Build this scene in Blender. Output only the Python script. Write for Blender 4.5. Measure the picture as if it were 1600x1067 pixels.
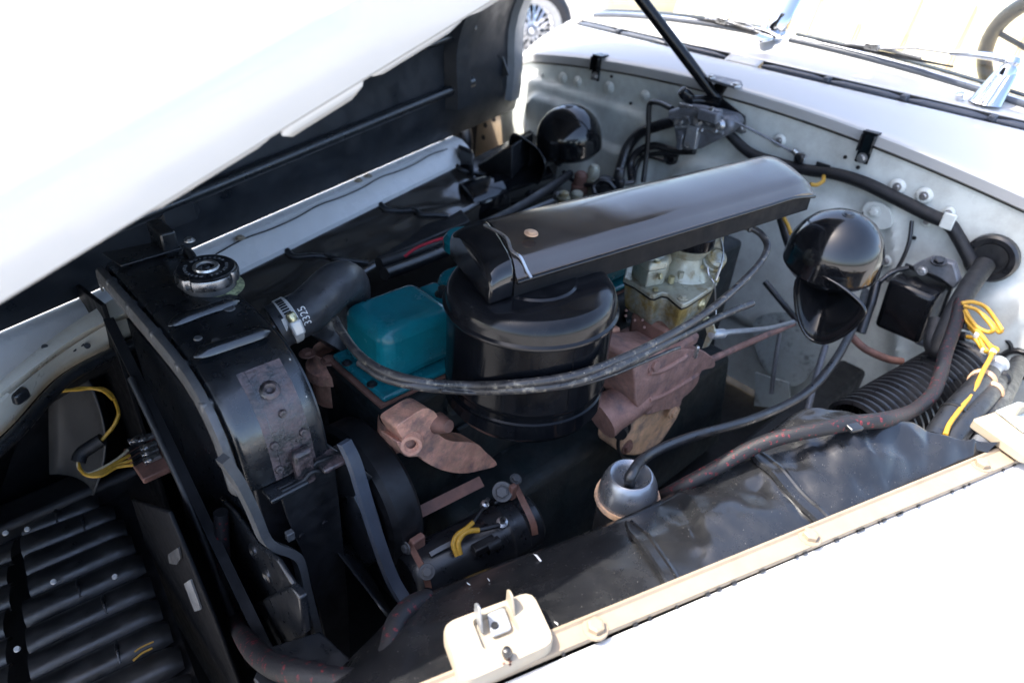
import bpy, bmesh, math, random
import numpy as np
from mathutils import Vector, Matrix, Quaternion, noise

for o in list(bpy.data.objects): bpy.data.objects.remove(o)
scene = bpy.context.scene
COL = scene.collection
random.seed(7)
PI = math.pi

# ------------------------------------------------------------------ camera
FPX = 1063.0
def _n(v):
    v = np.array(v, float); return v / np.linalg.norm(v)
_X = _n((1310, -623, FPX)); _Y = _n((-1250, -813, FPX)); _Y = _n(_Y - (_X @ _Y) * _X); _Z = np.cross(_X, _Y)
RM = np.array([_X, _Y, _Z])                    # world = RM @ camera axes (right, down, forward)
CZ = 1.42                                      # eye height, camera stands over the left front fender
cam_d = bpy.data.cameras.new('camera'); cam = bpy.data.objects.new('camera', cam_d); COL.objects.link(cam)
cam_d.sensor_width = 36; cam_d.lens = FPX / 1600 * 36; cam_d.clip_start = 0.02; cam_d.clip_end = 500
r_, d_, f_ = RM[:, 0], RM[:, 1], RM[:, 2]
cam.matrix_world = Matrix(((r_[0], -d_[0], -f_[0], 0), (r_[1], -d_[1], -f_[1], 0), (r_[2], -d_[2], -f_[2], CZ), (0, 0, 0, 1)))
cam_d.dof.use_dof = True; cam_d.dof.focus_distance = 0.82; cam_d.dof.aperture_fstop = 4.5
scene.camera = cam

# ------------------------------------------------------------------ world, sun, exposure
SUN_AZ = math.radians(135)     # direction towards the sun in plan, from +x towards +y (front right of the car)
SUN_EL = math.radians(58)
world = bpy.data.worlds.new('World'); scene.world = world; world.use_nodes = True
wn = world.node_tree.nodes; wl = world.node_tree.links
bg = wn['Background']
sky = wn.new('ShaderNodeTexSky'); sky.sky_type = 'NISHITA'; sky.sun_disc = False
sky.dust_density = 3.0; sky.ozone_density = .4; sky.air_density = .8
sky.sun_elevation = SUN_EL; sky.sun_rotation = PI / 2 - SUN_AZ
wl.new(sky.outputs[0], bg.inputs[0]); bg.inputs[1].default_value = 0.15
sd = bpy.data.lights.new('sun', 'SUN'); sd.energy = 2.0; sd.angle = math.radians(0.6); sd.color = (1, .95, .87)
sun = bpy.data.objects.new('sun', sd); COL.objects.link(sun)
sdir = Vector((math.cos(SUN_AZ) * math.cos(SUN_EL), math.sin(SUN_AZ) * math.cos(SUN_EL), math.sin(SUN_EL)))
sun.rotation_mode = 'QUATERNION'; sun.rotation_quaternion = sdir.to_track_quat('Z', 'Y'); sun.location = (-3, 4, 6)
vs = scene.view_settings; vs.view_transform = 'Standard'; vs.look = 'None'; vs.gamma = 1; vs.use_curve_mapping = False
vs.exposure = 2.35
scene.render.engine = 'CYCLES'

# ------------------------------------------------------------------ helpers
def P(u, v, x=None, y=None, z=None):
    """point on the sight line through photo pixel (u, v) that lies on the plane x=, y= or z="""
    r = RM @ np.array([u - 800, v - 533.5, FPX])
    s = x / r[0] if x is not None else (y / r[1] if y is not None else (z - CZ) / r[2])
    return Vector((r[0] * s, r[1] * s, CZ + r[2] * s))
def PX(pts): return [P(u, v, x=x) for u, v, x in pts]
def PZ(pts): return [P(u, v, z=z) for u, v, z in pts]
def V(*a): return Vector(a)

WL = {}                        # world location of each object used as a parent (no rotations on parents)
def thing(name, label, cat, loc, group=None):
    o = bpy.data.objects.new(name, None); o.empty_display_size = .05
    COL.objects.link(o); o.location = loc; WL[o] = Vector(loc)
    tag(o, label, cat, group); return o
def tag(o, label=None, cat=None, group=None, kind=None):
    if label: o['label'] = label
    if cat: o['category'] = cat
    if group: o['group'] = group
    if kind: o['kind'] = kind
    return o
def place(o, org, parent):
    COL.objects.link(o); WL[o] = Vector(org)
    if parent is not None:
        o.parent = parent; o.location = Vector(org) - WL[parent]
    else: o.location = org
    return o
def mk(name, verts, faces, mat, parent=None, ang=35, bevel=0, seg=2, sub=0, solid=0, uvs=None):
    vs_ = [Vector(v) for v in verts]
    lo = Vector([min(v[i] for v in vs_) for i in range(3)]); hi = Vector([max(v[i] for v in vs_) for i in range(3)])
    org = (lo + hi) / 2; org.z = lo.z
    me = bpy.data.meshes.new(name)
    me.from_pydata([v - org for v in vs_], [], faces); me.update()
    bm = bmesh.new(); bm.from_mesh(me)
    bmesh.ops.recalc_face_normals(bm, faces=bm.faces); bm.to_mesh(me); bm.free()
    if ang: me.shade_smooth(); me.set_sharp_from_angle(angle=math.radians(ang))
    me.materials.append(mat)
    if uvs is not None:
        uvl = me.uv_layers.new(name='UVMap')
        for l in me.loops: uvl.data[l.index].uv = uvs[l.vertex_index]
    o = bpy.data.objects.new(name, me); place(o, org, parent)
    if solid:
        m = o.modifiers.new('solid', 'SOLIDIFY'); m.thickness = solid; m.offset = 0
    if bevel:
        m = o.modifiers.new('bevel', 'BEVEL'); m.width = bevel; m.segments = seg; m.limit_method = 'ANGLE'; m.angle_limit = math.radians(40)
        m.harden_normals = False
    if sub:
        m = o.modifiers.new('sub', 'SUBSURF'); m.levels = sub; m.render_levels = sub
    return o
def spline(pts, samp=8):
    pts = [Vector(p) for p in pts]
    if len(pts) == 2: return [pts[0].lerp(pts[1], i / samp) for i in range(samp + 1)]
    out = []
    ext = [pts[0] * 2 - pts[1]] + pts + [pts[-1] * 2 - pts[-2]]
    for i in range(1, len(ext) - 2):
        p0, p1, p2, p3 = ext[i - 1:i + 3]
        for k in range(samp):
            t = k / samp
            out.append(.5 * ((2 * p1) + (p2 - p0) * t + (2 * p0 - 5 * p1 + 4 * p2 - p3) * t * t + (3 * p1 - p0 - 3 * p2 + p3) * t ** 3))
    out.append(pts[-1]); return out
def frames(pts):
    T = []
    for i in range(len(pts)):
        a = pts[max(i - 1, 0)]; b = pts[min(i + 1, len(pts) - 1)]; T.append((b - a).normalized())
    up = Vector((0, 0, 1)) if abs(T[0].z) < .9 else Vector((1, 0, 0))
    N = [(up - T[0] * up.dot(T[0])).normalized()]
    for i in range(1, len(pts)):
        n = N[-1] - T[i] * N[-1].dot(T[i]); N.append(n.normalized())
    return T, N
def tube_geo(pts, r, n=10, samp=8, caps=True, wob=0):
    cp = spline(pts, samp) if samp else [Vector(p) for p in pts]
    T, N = frames(cp); vv = []; ff = []; uv = []
    L = 0
    for i, p in enumerate(cp):
        if i: L += (p - cp[i - 1]).length
        t = i / (len(cp) - 1)
        if isinstance(r, (list, tuple)):
            k = t * (len(r) - 1); a = min(int(k), len(r) - 2); rr = r[a] + (r[a + 1] - r[a]) * (k - a)
        else: rr = r
        B = T[i].cross(N[i])
        for j in range(n):
            a = 2 * PI * j / n
            q = rr * (1 + wob * noise.noise(Vector((L * 60, j * .7, 3))))
            vv.append(p + N[i] * (q * math.cos(a)) + B * (q * math.sin(a))); uv.append((j / n, L))
    for i in range(len(cp) - 1):
        for j in range(n):
            a, b = i * n + j, i * n + (j + 1) % n
            ff.append((a, b, b + n, a + n))
    if caps:
        ff.append(tuple(range(n))[::-1]); ff.append(tuple(range((len(cp) - 1) * n, len(cp) * n)))
    return vv, ff, uv
def tube(name, pts, r, mat, parent=None, n=10, samp=8, ang=50, wob=0):
    vv, ff, uv = tube_geo(pts, r, n, samp, True, wob)
    return mk(name, vv, ff, mat, parent, ang=ang, uvs=uv)
def basis(axis, hint=None):
    a = Vector(axis).normalized(); h = Vector(hint) if hint else (Vector((1, 0, 0)) if abs(a.x) < .9 else Vector((0, 1, 0)))
    e1 = (h - a * h.dot(a)).normalized(); return e1, a.cross(e1), a
def lathe(name, prof, org, mat, axis=(0, 0, 1), seg=40, parent=None, ang=35, bevel=0, closed=False, arc=None):
    e1, e2, a = basis(axis); org = Vector(org); vv = []; ff = []; m = len(prof)
    for k in range(seg):
        t = 2 * PI * k / seg
        for (r, h) in prof: vv.append(org + a * h + e1 * (r * math.cos(t)) + e2 * (r * math.sin(t)))
    for k in range(seg):
        k2 = (k + 1) % seg
        for i in range(m - 1 + (1 if closed else 0)):
            j = (i + 1) % m
            ff.append((k * m + i, k * m + j, k2 * m + j, k2 * m + i))
    o = mk(name, vv, ff, mat, parent, ang=ang, bevel=bevel)
    bm = bmesh.new(); bm.from_mesh(o.data); bmesh.ops.remove_doubles(bm, verts=bm.verts, dist=1e-6)
    bmesh.ops.recalc_face_normals(bm, faces=bm.faces); bm.to_mesh(o.data); bm.free()
    if ang: o.data.set_sharp_from_angle(angle=math.radians(ang))
    return o
def prism(name, loop, vec, mat, parent=None, bevel=.002, seg=2, ang=35):
    loop = [Vector(p) for p in loop]; n = len(loop); vec = Vector(vec)
    vv = loop + [p + vec for p in loop]
    ff = [tuple(range(n)), tuple(range(2 * n - 1, n - 1, -1))] + [(i, (i + 1) % n, n + (i + 1) % n, n + i) for i in range(n)]
    return mk(name, vv, ff, mat, parent, bevel=bevel, seg=seg, ang=ang)
def box(name, c, s, mat, parent=None, bevel=.002, seg=2, xd=None, yd=None, taper=1):
    ex = Vector(xd).normalized() if xd else V(1, 0, 0)
    ey = Vector(yd) if yd else V(0, 1, 0)
    ey = (ey - ex * ey.dot(ex)).normalized(); ez = ex.cross(ey); c = Vector(c)
    vv = []
    for k in (-1, 1):
        t = taper if k > 0 else 1
        for (i, j) in ((-1, -1), (1, -1), (1, 1), (-1, 1)):
            vv.append(c + ex * (i * s[0] / 2 * t) + ey * (j * s[1] / 2 * t) + ez * (k * s[2] / 2))
    ff = [(3, 2, 1, 0), (4, 5, 6, 7), (0, 1, 5, 4), (1, 2, 6, 5), (2, 3, 7, 6), (3, 0, 4, 7)]
    return mk(name, vv, ff, mat, parent, bevel=bevel, seg=seg)
def grid(name, rows, mat, parent=None, solid=0, ang=40, sub=0, bevel=0, uv=True):
    n = len(rows[0]); vv = [p for r in rows for p in r]; ff = []
    for i in range(len(rows) - 1):
        for j in range(n - 1):
            ff.append((i * n + j, i * n + j + 1, (i + 1) * n + j + 1, (i + 1) * n + j))
    uvs = [(j / (n - 1), i / (len(rows) - 1)) for i in range(len(rows)) for j in range(n)]
    return mk(name, vv, ff, mat, parent, ang=ang, solid=solid, sub=sub, bevel=bevel, uvs=uvs)
def loft(name, loops, mat, parent=None, caps=(True, True), ang=40, bevel=0, solid=0, sub=0):
    n = len(loops[0]); vv = [p for r in loops for p in r]; ff = []
    for i in range(len(loops) - 1):
        for j in range(n):
            k = (j + 1) % n; ff.append((i * n + j, i * n + k, (i + 1) * n + k, (i + 1) * n + j))
    if caps[0]: ff.append(tuple(range(n))[::-1])
    if caps[1]: ff.append(tuple(range((len(loops) - 1) * n, len(loops) * n)))
    return mk(name, vv, ff, mat, parent, ang=ang, bevel=bevel, solid=solid, sub=sub)
def resample(pts, n, closed=False):
    pts = [Vector(p) for p in pts]
    if closed: pts = pts + [pts[0]]
    L = [0]
    for a, b in zip(pts, pts[1:]): L.append(L[-1] + (b - a).length)
    out = []
    m = n if closed else n - 1
    for k in range(n):
        d = L[-1] * k / m; i = 0
        while i < len(L) - 2 and L[i + 1] < d: i += 1
        t = (d - L[i]) / max(L[i + 1] - L[i], 1e-9); out.append(pts[i].lerp(pts[i + 1], t))
    return out
def smooth_loop(pts, samp=6):
    pts = [Vector(p) for p in pts]; n = len(pts); out = []
    for i in range(n):
        p0, p1, p2, p3 = pts[i - 1], pts[i], pts[(i + 1) % n], pts[(i + 2) % n]
        for k in range(samp):
            t = k / samp
            out.append(.5 * ((2 * p1) + (p2 - p0) * t + (2 * p0 - 5 * p1 + 4 * p2 - p3) * t * t + (3 * p1 - p0 - 3 * p2 + p3) * t ** 3))
    return out
_BM = {}
def bolt(parent, pos, nrm, r, mat, name='bolt', slot=False, h=.6, washer=True):
    key = (mat.name, h, washer, slot)
    if key not in _BM:
        vv = []; ff = []
        def ring(n, rr, z0, z1, top):
            b = len(vv)
            for k in range(n): vv.append((rr * math.cos(2 * PI * k / n), rr * math.sin(2 * PI * k / n), z0))
            for k in range(n): vv.append((rr * top * math.cos(2 * PI * k / n), rr * top * math.sin(2 * PI * k / n), z1))
            for k in range(n): ff.append((b + k, b + (k + 1) % n, b + n + (k + 1) % n, b + n + k))
            ff.append(tuple(b + n + k for k in range(n)))
        if washer: ring(18, 1.5, -.15, .12, .95)
        n = 6 if not slot else 16
        ring(n, 1, .1 if washer else -.15, h, 1 if not slot else .95); b = len(vv)
        ring(n, .97 if not slot else .9, h + .001, h + .12, .75)
        me = bpy.data.meshes.new('bolt'); me.from_pydata(vv, [], ff); me.materials.append(mat); me.update(); _BM[key] = me
    o = bpy.data.objects.new(name, _BM[key]); place(o, Vector(pos), parent)
    o.scale = (r, r, r); o.rotation_mode = 'QUATERNION'
    o.rotation_quaternion = Vector(nrm).to_track_quat('Z', 'Y') @ Quaternion((0, 0, 1), random.random() * 3)
    return o
def join_geo(geos):
    vv = []; ff = []
    for v, f in geos:
        b = len(vv); vv += v; ff += [tuple(b + i for i in q) for q in f]
    return vv, ff

# ------------------------------------------------------------------ materials
MATS = {}
def mat(name, col, rough=.5, metal=0, var=.15, vscale=30, dust=0, dustcol=(.35, .33, .30), dscale=120, bump=0, bscale=200, coat=0,
        specks=0, speckcol=(.8, .8, .78), spscale=260, patch=None, psc=18, pthr=.55, spec=.5, rvar=.15, stretch=None):
    m = bpy.data.materials.new(name); m.use_nodes = True; nt = m.node_tree; N = nt.nodes; L = nt.links
    b = N['Principled BSDF']; b.inputs['Metallic'].default_value = metal
    b.inputs['Specular IOR Level'].default_value = spec
    if coat: b.inputs['Coat Weight'].default_value = coat; b.inputs['Coat Roughness'].default_value = .08
    tc = N.new('ShaderNodeTexCoord'); src = tc.outputs['Object']
    if stretch:
        mp = N.new('ShaderNodeMapping'); mp.inputs['Scale'].default_value = stretch; L.new(src, mp.inputs[0]); src = mp.outputs[0]
    def nz(sc, det=4, ro=.6):
        t = N.new('ShaderNodeTexNoise'); t.inputs['Scale'].default_value = sc; t.inputs['Detail'].default_value = det
        t.inputs['Roughness'].default_value = ro; L.new(src, t.inputs['Vector']); return t.outputs['Fac']
    def ramp(fac, a, bb):
        t = N.new('ShaderNodeMapRange'); t.inputs['From Min'].default_value = a; t.inputs['From Max'].default_value = bb; L.new(fac, t.inputs['Value']); return t.outputs[0]
    def mix(fac, c1, c2):
        t = N.new('ShaderNodeMix'); t.data_type = 'RGBA'
        if isinstance(fac, float): t.inputs['Factor'].default_value = fac
        else: L.new(fac, t.inputs['Factor'])
        for s, c in ((t.inputs['A'], c1), (t.inputs['B'], c2)):
            if isinstance(c, tuple): s.default_value = (*c, 1)
            else: L.new(c, s)
        return t.outputs['Result']
    def mul(f, k):
        t = N.new('ShaderNodeMath'); t.operation = 'MULTIPLY'; t.use_clamp = True; L.new(f, t.inputs[0])
        if isinstance(k, (int, float)): t.inputs[1].default_value = k
        else: L.new(k, t.inputs[1])
        return t.outputs[0]
    n1 = nz(vscale)
    dark = tuple(c * (1 - var) for c in col); lite = tuple(min(1, c * (1 + var)) for c in col)
    c = mix(ramp(n1, .3, .7), dark, lite)
    rsum = None
    if patch:                                     # stains, bare metal or rust in patches
        c = mix(ramp(nz(psc, 7, .72), pthr - .04, pthr + .14), c, patch)
    if dust:
        fd = mul(ramp(nz(dscale, 5, .7), .42, .75), dust); c = mix(fd, c, dustcol); rsum = fd
    if specks:
        vt = N.new('ShaderNodeTexVoronoi'); vt.inputs['Scale'].default_value = spscale; L.new(src, vt.inputs['Vector'])
        f1 = ramp(vt.outputs['Distance'], .2, .12)
        wn_ = N.new('ShaderNodeMath'); wn_.operation = 'GREATER_THAN'; wn_.inputs[1].default_value = 1 - specks
        L.new(vt.outputs['Color'], wn_.inputs[0])
        c = mix(mul(f1, wn_.outputs[0]), c, speckcol)
    L.new(c, b.inputs['Base Color'])
    rr = N.new('ShaderNodeMapRange'); rr.inputs['To Min'].default_value = max(.02, rough - rvar); rr.inputs['To Max'].default_value = min(1, rough + rvar)
    rr.inputs['From Min'].default_value = .3; rr.inputs['From Max'].default_value = .7
    L.new(nz(vscale * 2.3), rr.inputs['Value'])
    if rsum is not None:
        a = N.new('ShaderNodeMath'); a.operation = 'ADD'; a.use_clamp = True; L.new(rr.outputs[0], a.inputs[0]); L.new(mul(rsum, .6), a.inputs[1]); L.new(a.outputs[0], b.inputs['Roughness'])
    else: L.new(rr.outputs[0], b.inputs['Roughness'])
    if bump:
        bp = N.new('ShaderNodeBump'); bp.inputs['Strength'].default_value = bump; bp.inputs['Distance'].default_value = .002
        L.new(nz(bscale, 5), bp.inputs['Height']); L.new(bp.outputs[0], b.inputs['Normal'])
    MATS[name] = m; return m
M_railw = mat('lit_tone_white_rail', (.82, .82, .80), .3, var=.03, vscale=8, dust=.15, dustcol=(.5, .46, .38), dscale=20)  # white body paint brightened to replace light the rail misses under the hood
M_white = mat('white_paint', (.54, .54, .53), .18, var=.03, vscale=4, coat=.5, rvar=.05, dust=.06, dustcol=(.6, .57, .5), dscale=14)
M_cream = mat('aged_cream_paint', (.30, .235, .165), .42, var=.10, vscale=26, dust=.35, dustcol=(.42, .30, .18), dscale=34, bump=.15, bscale=160, specks=.03, speckcol=(.10, .07, .05), spscale=190)
M_plate = mat('chipped_cream_enamel', (.35, .30, .228), .4, var=.07, vscale=30, dust=.25, dustcol=(.5, .33, .16), dscale=26, bump=.1, patch=(.45, .47, .5), psc=14, pthr=.69)
M_fire = mat('pale_grey_green_paint', (.74, .775, .73), .36, var=.06, vscale=9, dust=.42, dustcol=(.20, .18, .15), dscale=11, bump=.08, bscale=90, specks=.05, speckcol=(.12, .10, .08), spscale=60)
M_body = mat('lit_tone_ivory_body_paint', (.70, .655, .56), .35, var=.06, vscale=18, dust=.35, dustcol=(.42, .32, .2), dscale=22, bump=.08)  # body paint lightened to stand in for sun missing on the nose flange
M_firebad = mat('flaking_pale_paint', (.50, .56, .55), .45, var=.08, vscale=12, dust=.4, dustcol=(.25, .22, .18), dscale=26, patch=(.03, .03, .035), psc=22, pthr=.56, bump=.15)
M_black = mat('black_enamel', (.0055, .006, .0075), .17, spec=.36, var=.3, vscale=20, dust=.03, dustcol=(.22, .21, .2), dscale=60, rvar=.08, specks=.03, speckcol=(.4, .38, .35), spscale=150)
M_blackg = mat('glossy_black_enamel', (.005, .0055, .007), .12, spec=.55, var=.2, vscale=20, dust=.03, dscale=40, coat=.3, rvar=.06, specks=.02, speckcol=(.45, .42, .4), spscale=170)
M_satin = mat('satin_black_paint', (.010, .0115, .014), .32, spec=.7, var=.35, vscale=24, dust=.10, dustcol=(.05, .05, .056), dscale=50, bump=.06, bscale=200, rvar=.1)
M_dull = mat('dull_black', (.0075, .008, .0095), .5, var=.4, vscale=18, dust=.2, dustcol=(.03, .03, .034), dscale=45, bump=.15, bscale=120)
M_rubber = mat('black_rubber', (.009, .010, .0125), .36, spec=.8, var=.3, vscale=30, dust=.18, dustcol=(.045, .045, .05), dscale=80, bump=.1, bscale=300)
M_cloth = mat('black_tape', (.007, .008, .010), .5, var=.3, vscale=40, bump=.5, bscale=700, dust=.15, dustcol=(.04, .04, .05))
M_shield = mat('dusty_black_shield', (.011, .0115, .013), .21, var=.3, vscale=10, dust=.2, dustcol=(.06, .058, .054), dscale=26, bump=.10, bscale=60, specks=.13, speckcol=(.36, .34, .31), spscale=560, rvar=.08, spec=.7)
M_liner = mat('shiny_brown_black_liner', (.030, .026, .022), .17, var=.3, vscale=8, dust=.15, dustcol=(.10, .085, .07), dscale=16, spec=1.0, rvar=.06)
M_slat = mat('dusty_black_slat', (.011, .012, .0135), .36, spec=.9, var=.35, vscale=22, dust=.35, dustcol=(.075, .072, .068), dscale=30, bump=.12, bscale=150, rvar=.1)
M_under = mat('dark_hood_underside', (.012, .0145, .019), .42, var=.35, vscale=9, dust=.25, dustcol=(.035, .035, .038), dscale=22, bump=.15, bscale=60)
M_rust = mat('rusty_cast_iron', (.56, .27, .185), .6, var=.35, vscale=40, patch=(.20, .12, .11), psc=26, pthr=.52, dust=.5, dustcol=(.5, .33, .2), dscale=70, bump=.8, bscale=260, specks=.14, speckcol=(.05, .035, .03), spscale=130)
M_rustp = mat('purple_brown_iron', (.36, .195, .155), .56, var=.35, vscale=36, dust=.35, dustcol=(.34, .22, .17), dscale=40, bump=.7, bscale=240, patch=(.15, .10, .10), psc=30, pthr=.53, specks=.1, speckcol=(.04, .03, .03), spscale=110)
M_rustt = mat('tan_heat_scaled_iron', (.72, .44, .25), .58, var=.35, vscale=30, patch=(.28, .19, .16), psc=24, pthr=.50, bump=.6, bscale=220, dust=.5, dustcol=(.6, .45, .3), dscale=36)
M_rustd = mat('dark_rusty_steel', (.20, .10, .075), .58, var=.4, vscale=40, dust=.4, dustcol=(.2, .1, .07), dscale=40, bump=.3)
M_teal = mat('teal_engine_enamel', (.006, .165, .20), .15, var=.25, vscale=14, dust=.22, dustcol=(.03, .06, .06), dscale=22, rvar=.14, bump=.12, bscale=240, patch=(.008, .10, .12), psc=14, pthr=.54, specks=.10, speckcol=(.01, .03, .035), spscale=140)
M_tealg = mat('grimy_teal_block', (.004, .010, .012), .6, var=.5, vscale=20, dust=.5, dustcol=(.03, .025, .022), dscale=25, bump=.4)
M_zinc = mat('oily_zinc_casting', (.38, .40, .35), .42, metal=.35, var=.15, vscale=24, dust=.9, dustcol=(.10, .065, .02), dscale=38, bump=.25, bscale=160, patch=(.30, .215, .065), psc=26, pthr=.45)
M_zincl = mat('clean_zinc_casting', (.47, .47, .38), .36, metal=.35, var=.12, vscale=24, dust=.5, dustcol=(.2, .14, .06), dscale=40, bump=.2, bscale=180, patch=(.24, .17, .07), psc=30, pthr=.55)
M_alu = mat('dull_aluminium', (.46, .48, .50), .4, metal=.7, var=.1, vscale=24, dust=.35, dustcol=(.25, .23, .2), dscale=60, bump=.15)
M_motor = mat('grey_motor_casting', (.20, .21, .23), .45, metal=.4, var=.3, vscale=30, dust=.5, dustcol=(.10, .09, .09), dscale=50, bump=.3)
M_chrome = mat('chrome', (.60, .63, .68), .09, metal=1, var=.05, vscale=10, rvar=.04, dust=.05)
M_steel = mat('worn_steel', (.50, .50, .50), .32, metal=.9, var=.15, vscale=40, dust=.35, dustcol=(.18, .15, .12), dscale=70)
M_capsteel = mat('dull_dark_steel', (.26, .27, .29), .26, metal=.95, var=.15, vscale=40, dust=.25, dustcol=(.06, .055, .05), dscale=60)
M_silver = mat('silver_painted_cup', (.28, .295, .32), .28, metal=.8, var=.1, vscale=20, dust=.2, dustcol=(.3, .29, .27), dscale=30, rvar=.06)
M_tube = mat('scuffed_grey_tubing', (.026, .026, .029), .34, var=.25, vscale=30, dust=.4, dustcol=(.10, .09, .075), dscale=55, patch=(.30, .27, .21), psc=75, pthr=.585, specks=.15, speckcol=(.5, .44, .33), spscale=300)
M_duct = mat('black_duct_worn_sheen', (.15, .132, .12), .17, metal=.8, var=.12, vscale=5, dust=.04, dustcol=(.06, .055, .05), dscale=16, rvar=.08)
M_flat = mat('flat_black', (.005, .0055, .007), .6, spec=.2, var=.3, vscale=20, dust=.06, dustcol=(.03, .03, .033), dscale=40)
M_can = mat('canister_black', (.003, .0036, .005), .15, spec=.16, var=.3, vscale=14, dust=.05, dustcol=(.05, .048, .045), dscale=18, specks=.04, speckcol=(.2, .19, .17), spscale=170, rvar=.08)
M_rad = mat('radiator_black', (.006, .0075, .0095), .26, spec=1.0, var=.35, vscale=14, dust=.14, dustcol=(.045, .05, .06), dscale=24, bump=.08, bscale=140, specks=.06, speckcol=(.4, .38, .34), spscale=120)
M_radrust = mat('rust_bloomed_black', (.010, .011, .013), .36, spec=.9, var=.4, vscale=40, patch=(.085, .058, .060), psc=30, pthr=.47, dust=.7, dustcol=(.12, .075, .07), dscale=60, bump=.5, bscale=260)
M_core = mat('radiator_core', (.006, .006, .008), .5, var=.3, vscale=60)
M_greymetal = mat('bare_grey_sheet', (.11, .112, .115), .42, metal=.3, var=.3, vscale=20, dust=.5, dustcol=(.07, .06, .05), dscale=30, bump=.12)
M_yellow = mat('yellow_cloth_wire', (.50, .28, .03), .5, var=.2, vscale=200, dust=.35, dustcol=(.20, .10, .01), dscale=320)
M_ivory = mat('ivory_wire', (.62, .52, .34), .5, var=.2, vscale=200)
M_red = mat('red_wire', (.65, .03, .06), .4, var=.1)
M_print = mat('white_print', (.75, .75, .73), .6, var=.1, vscale=200)
M_leather = mat('cream_leather', (.74, .64, .46), .5, var=.06, vscale=12, bump=.1, bscale=120)
M_tan = mat('tan_trim', (.62, .42, .20), .5, var=.1, vscale=12)
M_band = mat('zinc_plated_band', (.62, .62, .60), .42, metal=.35, var=.08, vscale=40, dust=.1)
M_brass = mat('brass_screw', (.55, .50, .30), .35, metal=.8, var=.15, vscale=60, dust=.3)
M_tyre = mat('tyre_rubber', (.022, .023, .027), .6, var=.2, vscale=10)
M_concrete = mat('pale_concrete', (.40, .385, .36), .85, var=.10, vscale=.8, dust=.3, dustcol=(.4, .38, .35), dscale=5, bump=.2, bscale=40)
M_grey = mat('grey_primer', (.11, .115, .125), .5, var=.2, vscale=14, dust=.3, dustcol=(.12, .12, .12), dscale=24)
M_rubberb = mat('blue_grey_rubber_seal', (.06, .07, .09), .4, var=.2, vscale=20)
def flecked():
    m = bpy.data.materials.new('red_flecked_braid'); m.use_nodes = True; N = m.node_tree.nodes; L = m.node_tree.links; b = N['Principled BSDF']
    uv = N.new('ShaderNodeUVMap'); mp = N.new('ShaderNodeMapping'); mp.inputs['Scale'].default_value = (5, 150, 1); mp.inputs['Rotation'].default_value = (0, 0, .35); L.new(uv.outputs[0], mp.inputs[0])
    v = N.new('ShaderNodeTexVoronoi'); v.inputs['Scale'].default_value = 1.0; v.inputs['Randomness'].default_value = .45; L.new(mp.outputs[0], v.inputs['Vector'])
    r = N.new('ShaderNodeMapRange'); r.inputs['From Min'].default_value = .30; r.inputs['From Max'].default_value = .27; L.new(v.outputs['Distance'], r.inputs['Value'])
    tc = N.new('ShaderNodeTexCoord'); nz = N.new('ShaderNodeTexNoise'); nz.inputs['Scale'].default_value = 560; L.new(tc.outputs['Object'], nz.inputs['Vector'])
    r2 = N.new('ShaderNodeMapRange'); r2.inputs['From Min'].default_value = .49; r2.inputs['From Max'].default_value = .52; L.new(nz.outputs['Fac'], r2.inputs['Value'])
    ml = N.new('ShaderNodeMath'); ml.operation = 'MULTIPLY'; L.new(r.outputs[0], ml.inputs[0]); L.new(r2.outputs[0], ml.inputs[1])
    mx = N.new('ShaderNodeMix'); mx.data_type = 'RGBA'; mx.inputs['A'].default_value = (.008, .008, .010, 1); mx.inputs['B'].default_value = (.15, .012, .018, 1); L.new(ml.outputs[0], mx.inputs['Factor'])
    L.new(mx.outputs['Result'], b.inputs['Base Color']); b.inputs['Roughness'].default_value = .6
    bp = N.new('ShaderNodeBump'); bp.inputs['Strength'].default_value = .4; bp.inputs['Distance'].default_value = .001; L.new(nz.outputs['Fac'], bp.inputs['Height']); L.new(bp.outputs[0], b.inputs['Normal'])
    return m
M_fleck = flecked()
def glassmat():
    m = bpy.data.materials.new('windscreen_glass'); m.use_nodes = True; nt = m.node_tree; N = nt.nodes; L = nt.links
    N.remove(N['Principled BSDF']); out = N['Material Output']
    tr = N.new('ShaderNodeBsdfTransparent'); tr.inputs[0].default_value = (.93, .96, .94, 1)
    gl = N.new('ShaderNodeBsdfGlossy'); gl.inputs['Roughness'].default_value = .01
    fr = N.new('ShaderNodeFresnel'); fr.inputs[0].default_value = 1.45; mx = N.new('ShaderNodeMixShader')
    ge = N.new('ShaderNodeNewGeometry'); sb = N.new('ShaderNodeMath'); sb.operation = 'SUBTRACT'; sb.inputs[0].default_value = 1; L.new(ge.outputs['Backfacing'], sb.inputs[1])
    ml = N.new('ShaderNodeMath'); ml.operation = 'MULTIPLY'; L.new(fr.outputs[0], ml.inputs[0]); L.new(sb.outputs[0], ml.inputs[1]); L.new(ml.outputs[0], mx.inputs[0]); L.new(tr.outputs[0], mx.inputs[1]); L.new(gl.outputs[0], mx.inputs[2]); L.new(mx.outputs[0], out.inputs[0])
    return m
M_glass = glassmat()

# ================================================================== SETTING
g = mk('ground', [(-60, -60, 0), (60, -60, 0), (60, 60, 0), (-60, 60, 0)], [(0, 1, 2, 3)], M_concrete, ang=0); tag(g, kind='structure')

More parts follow.
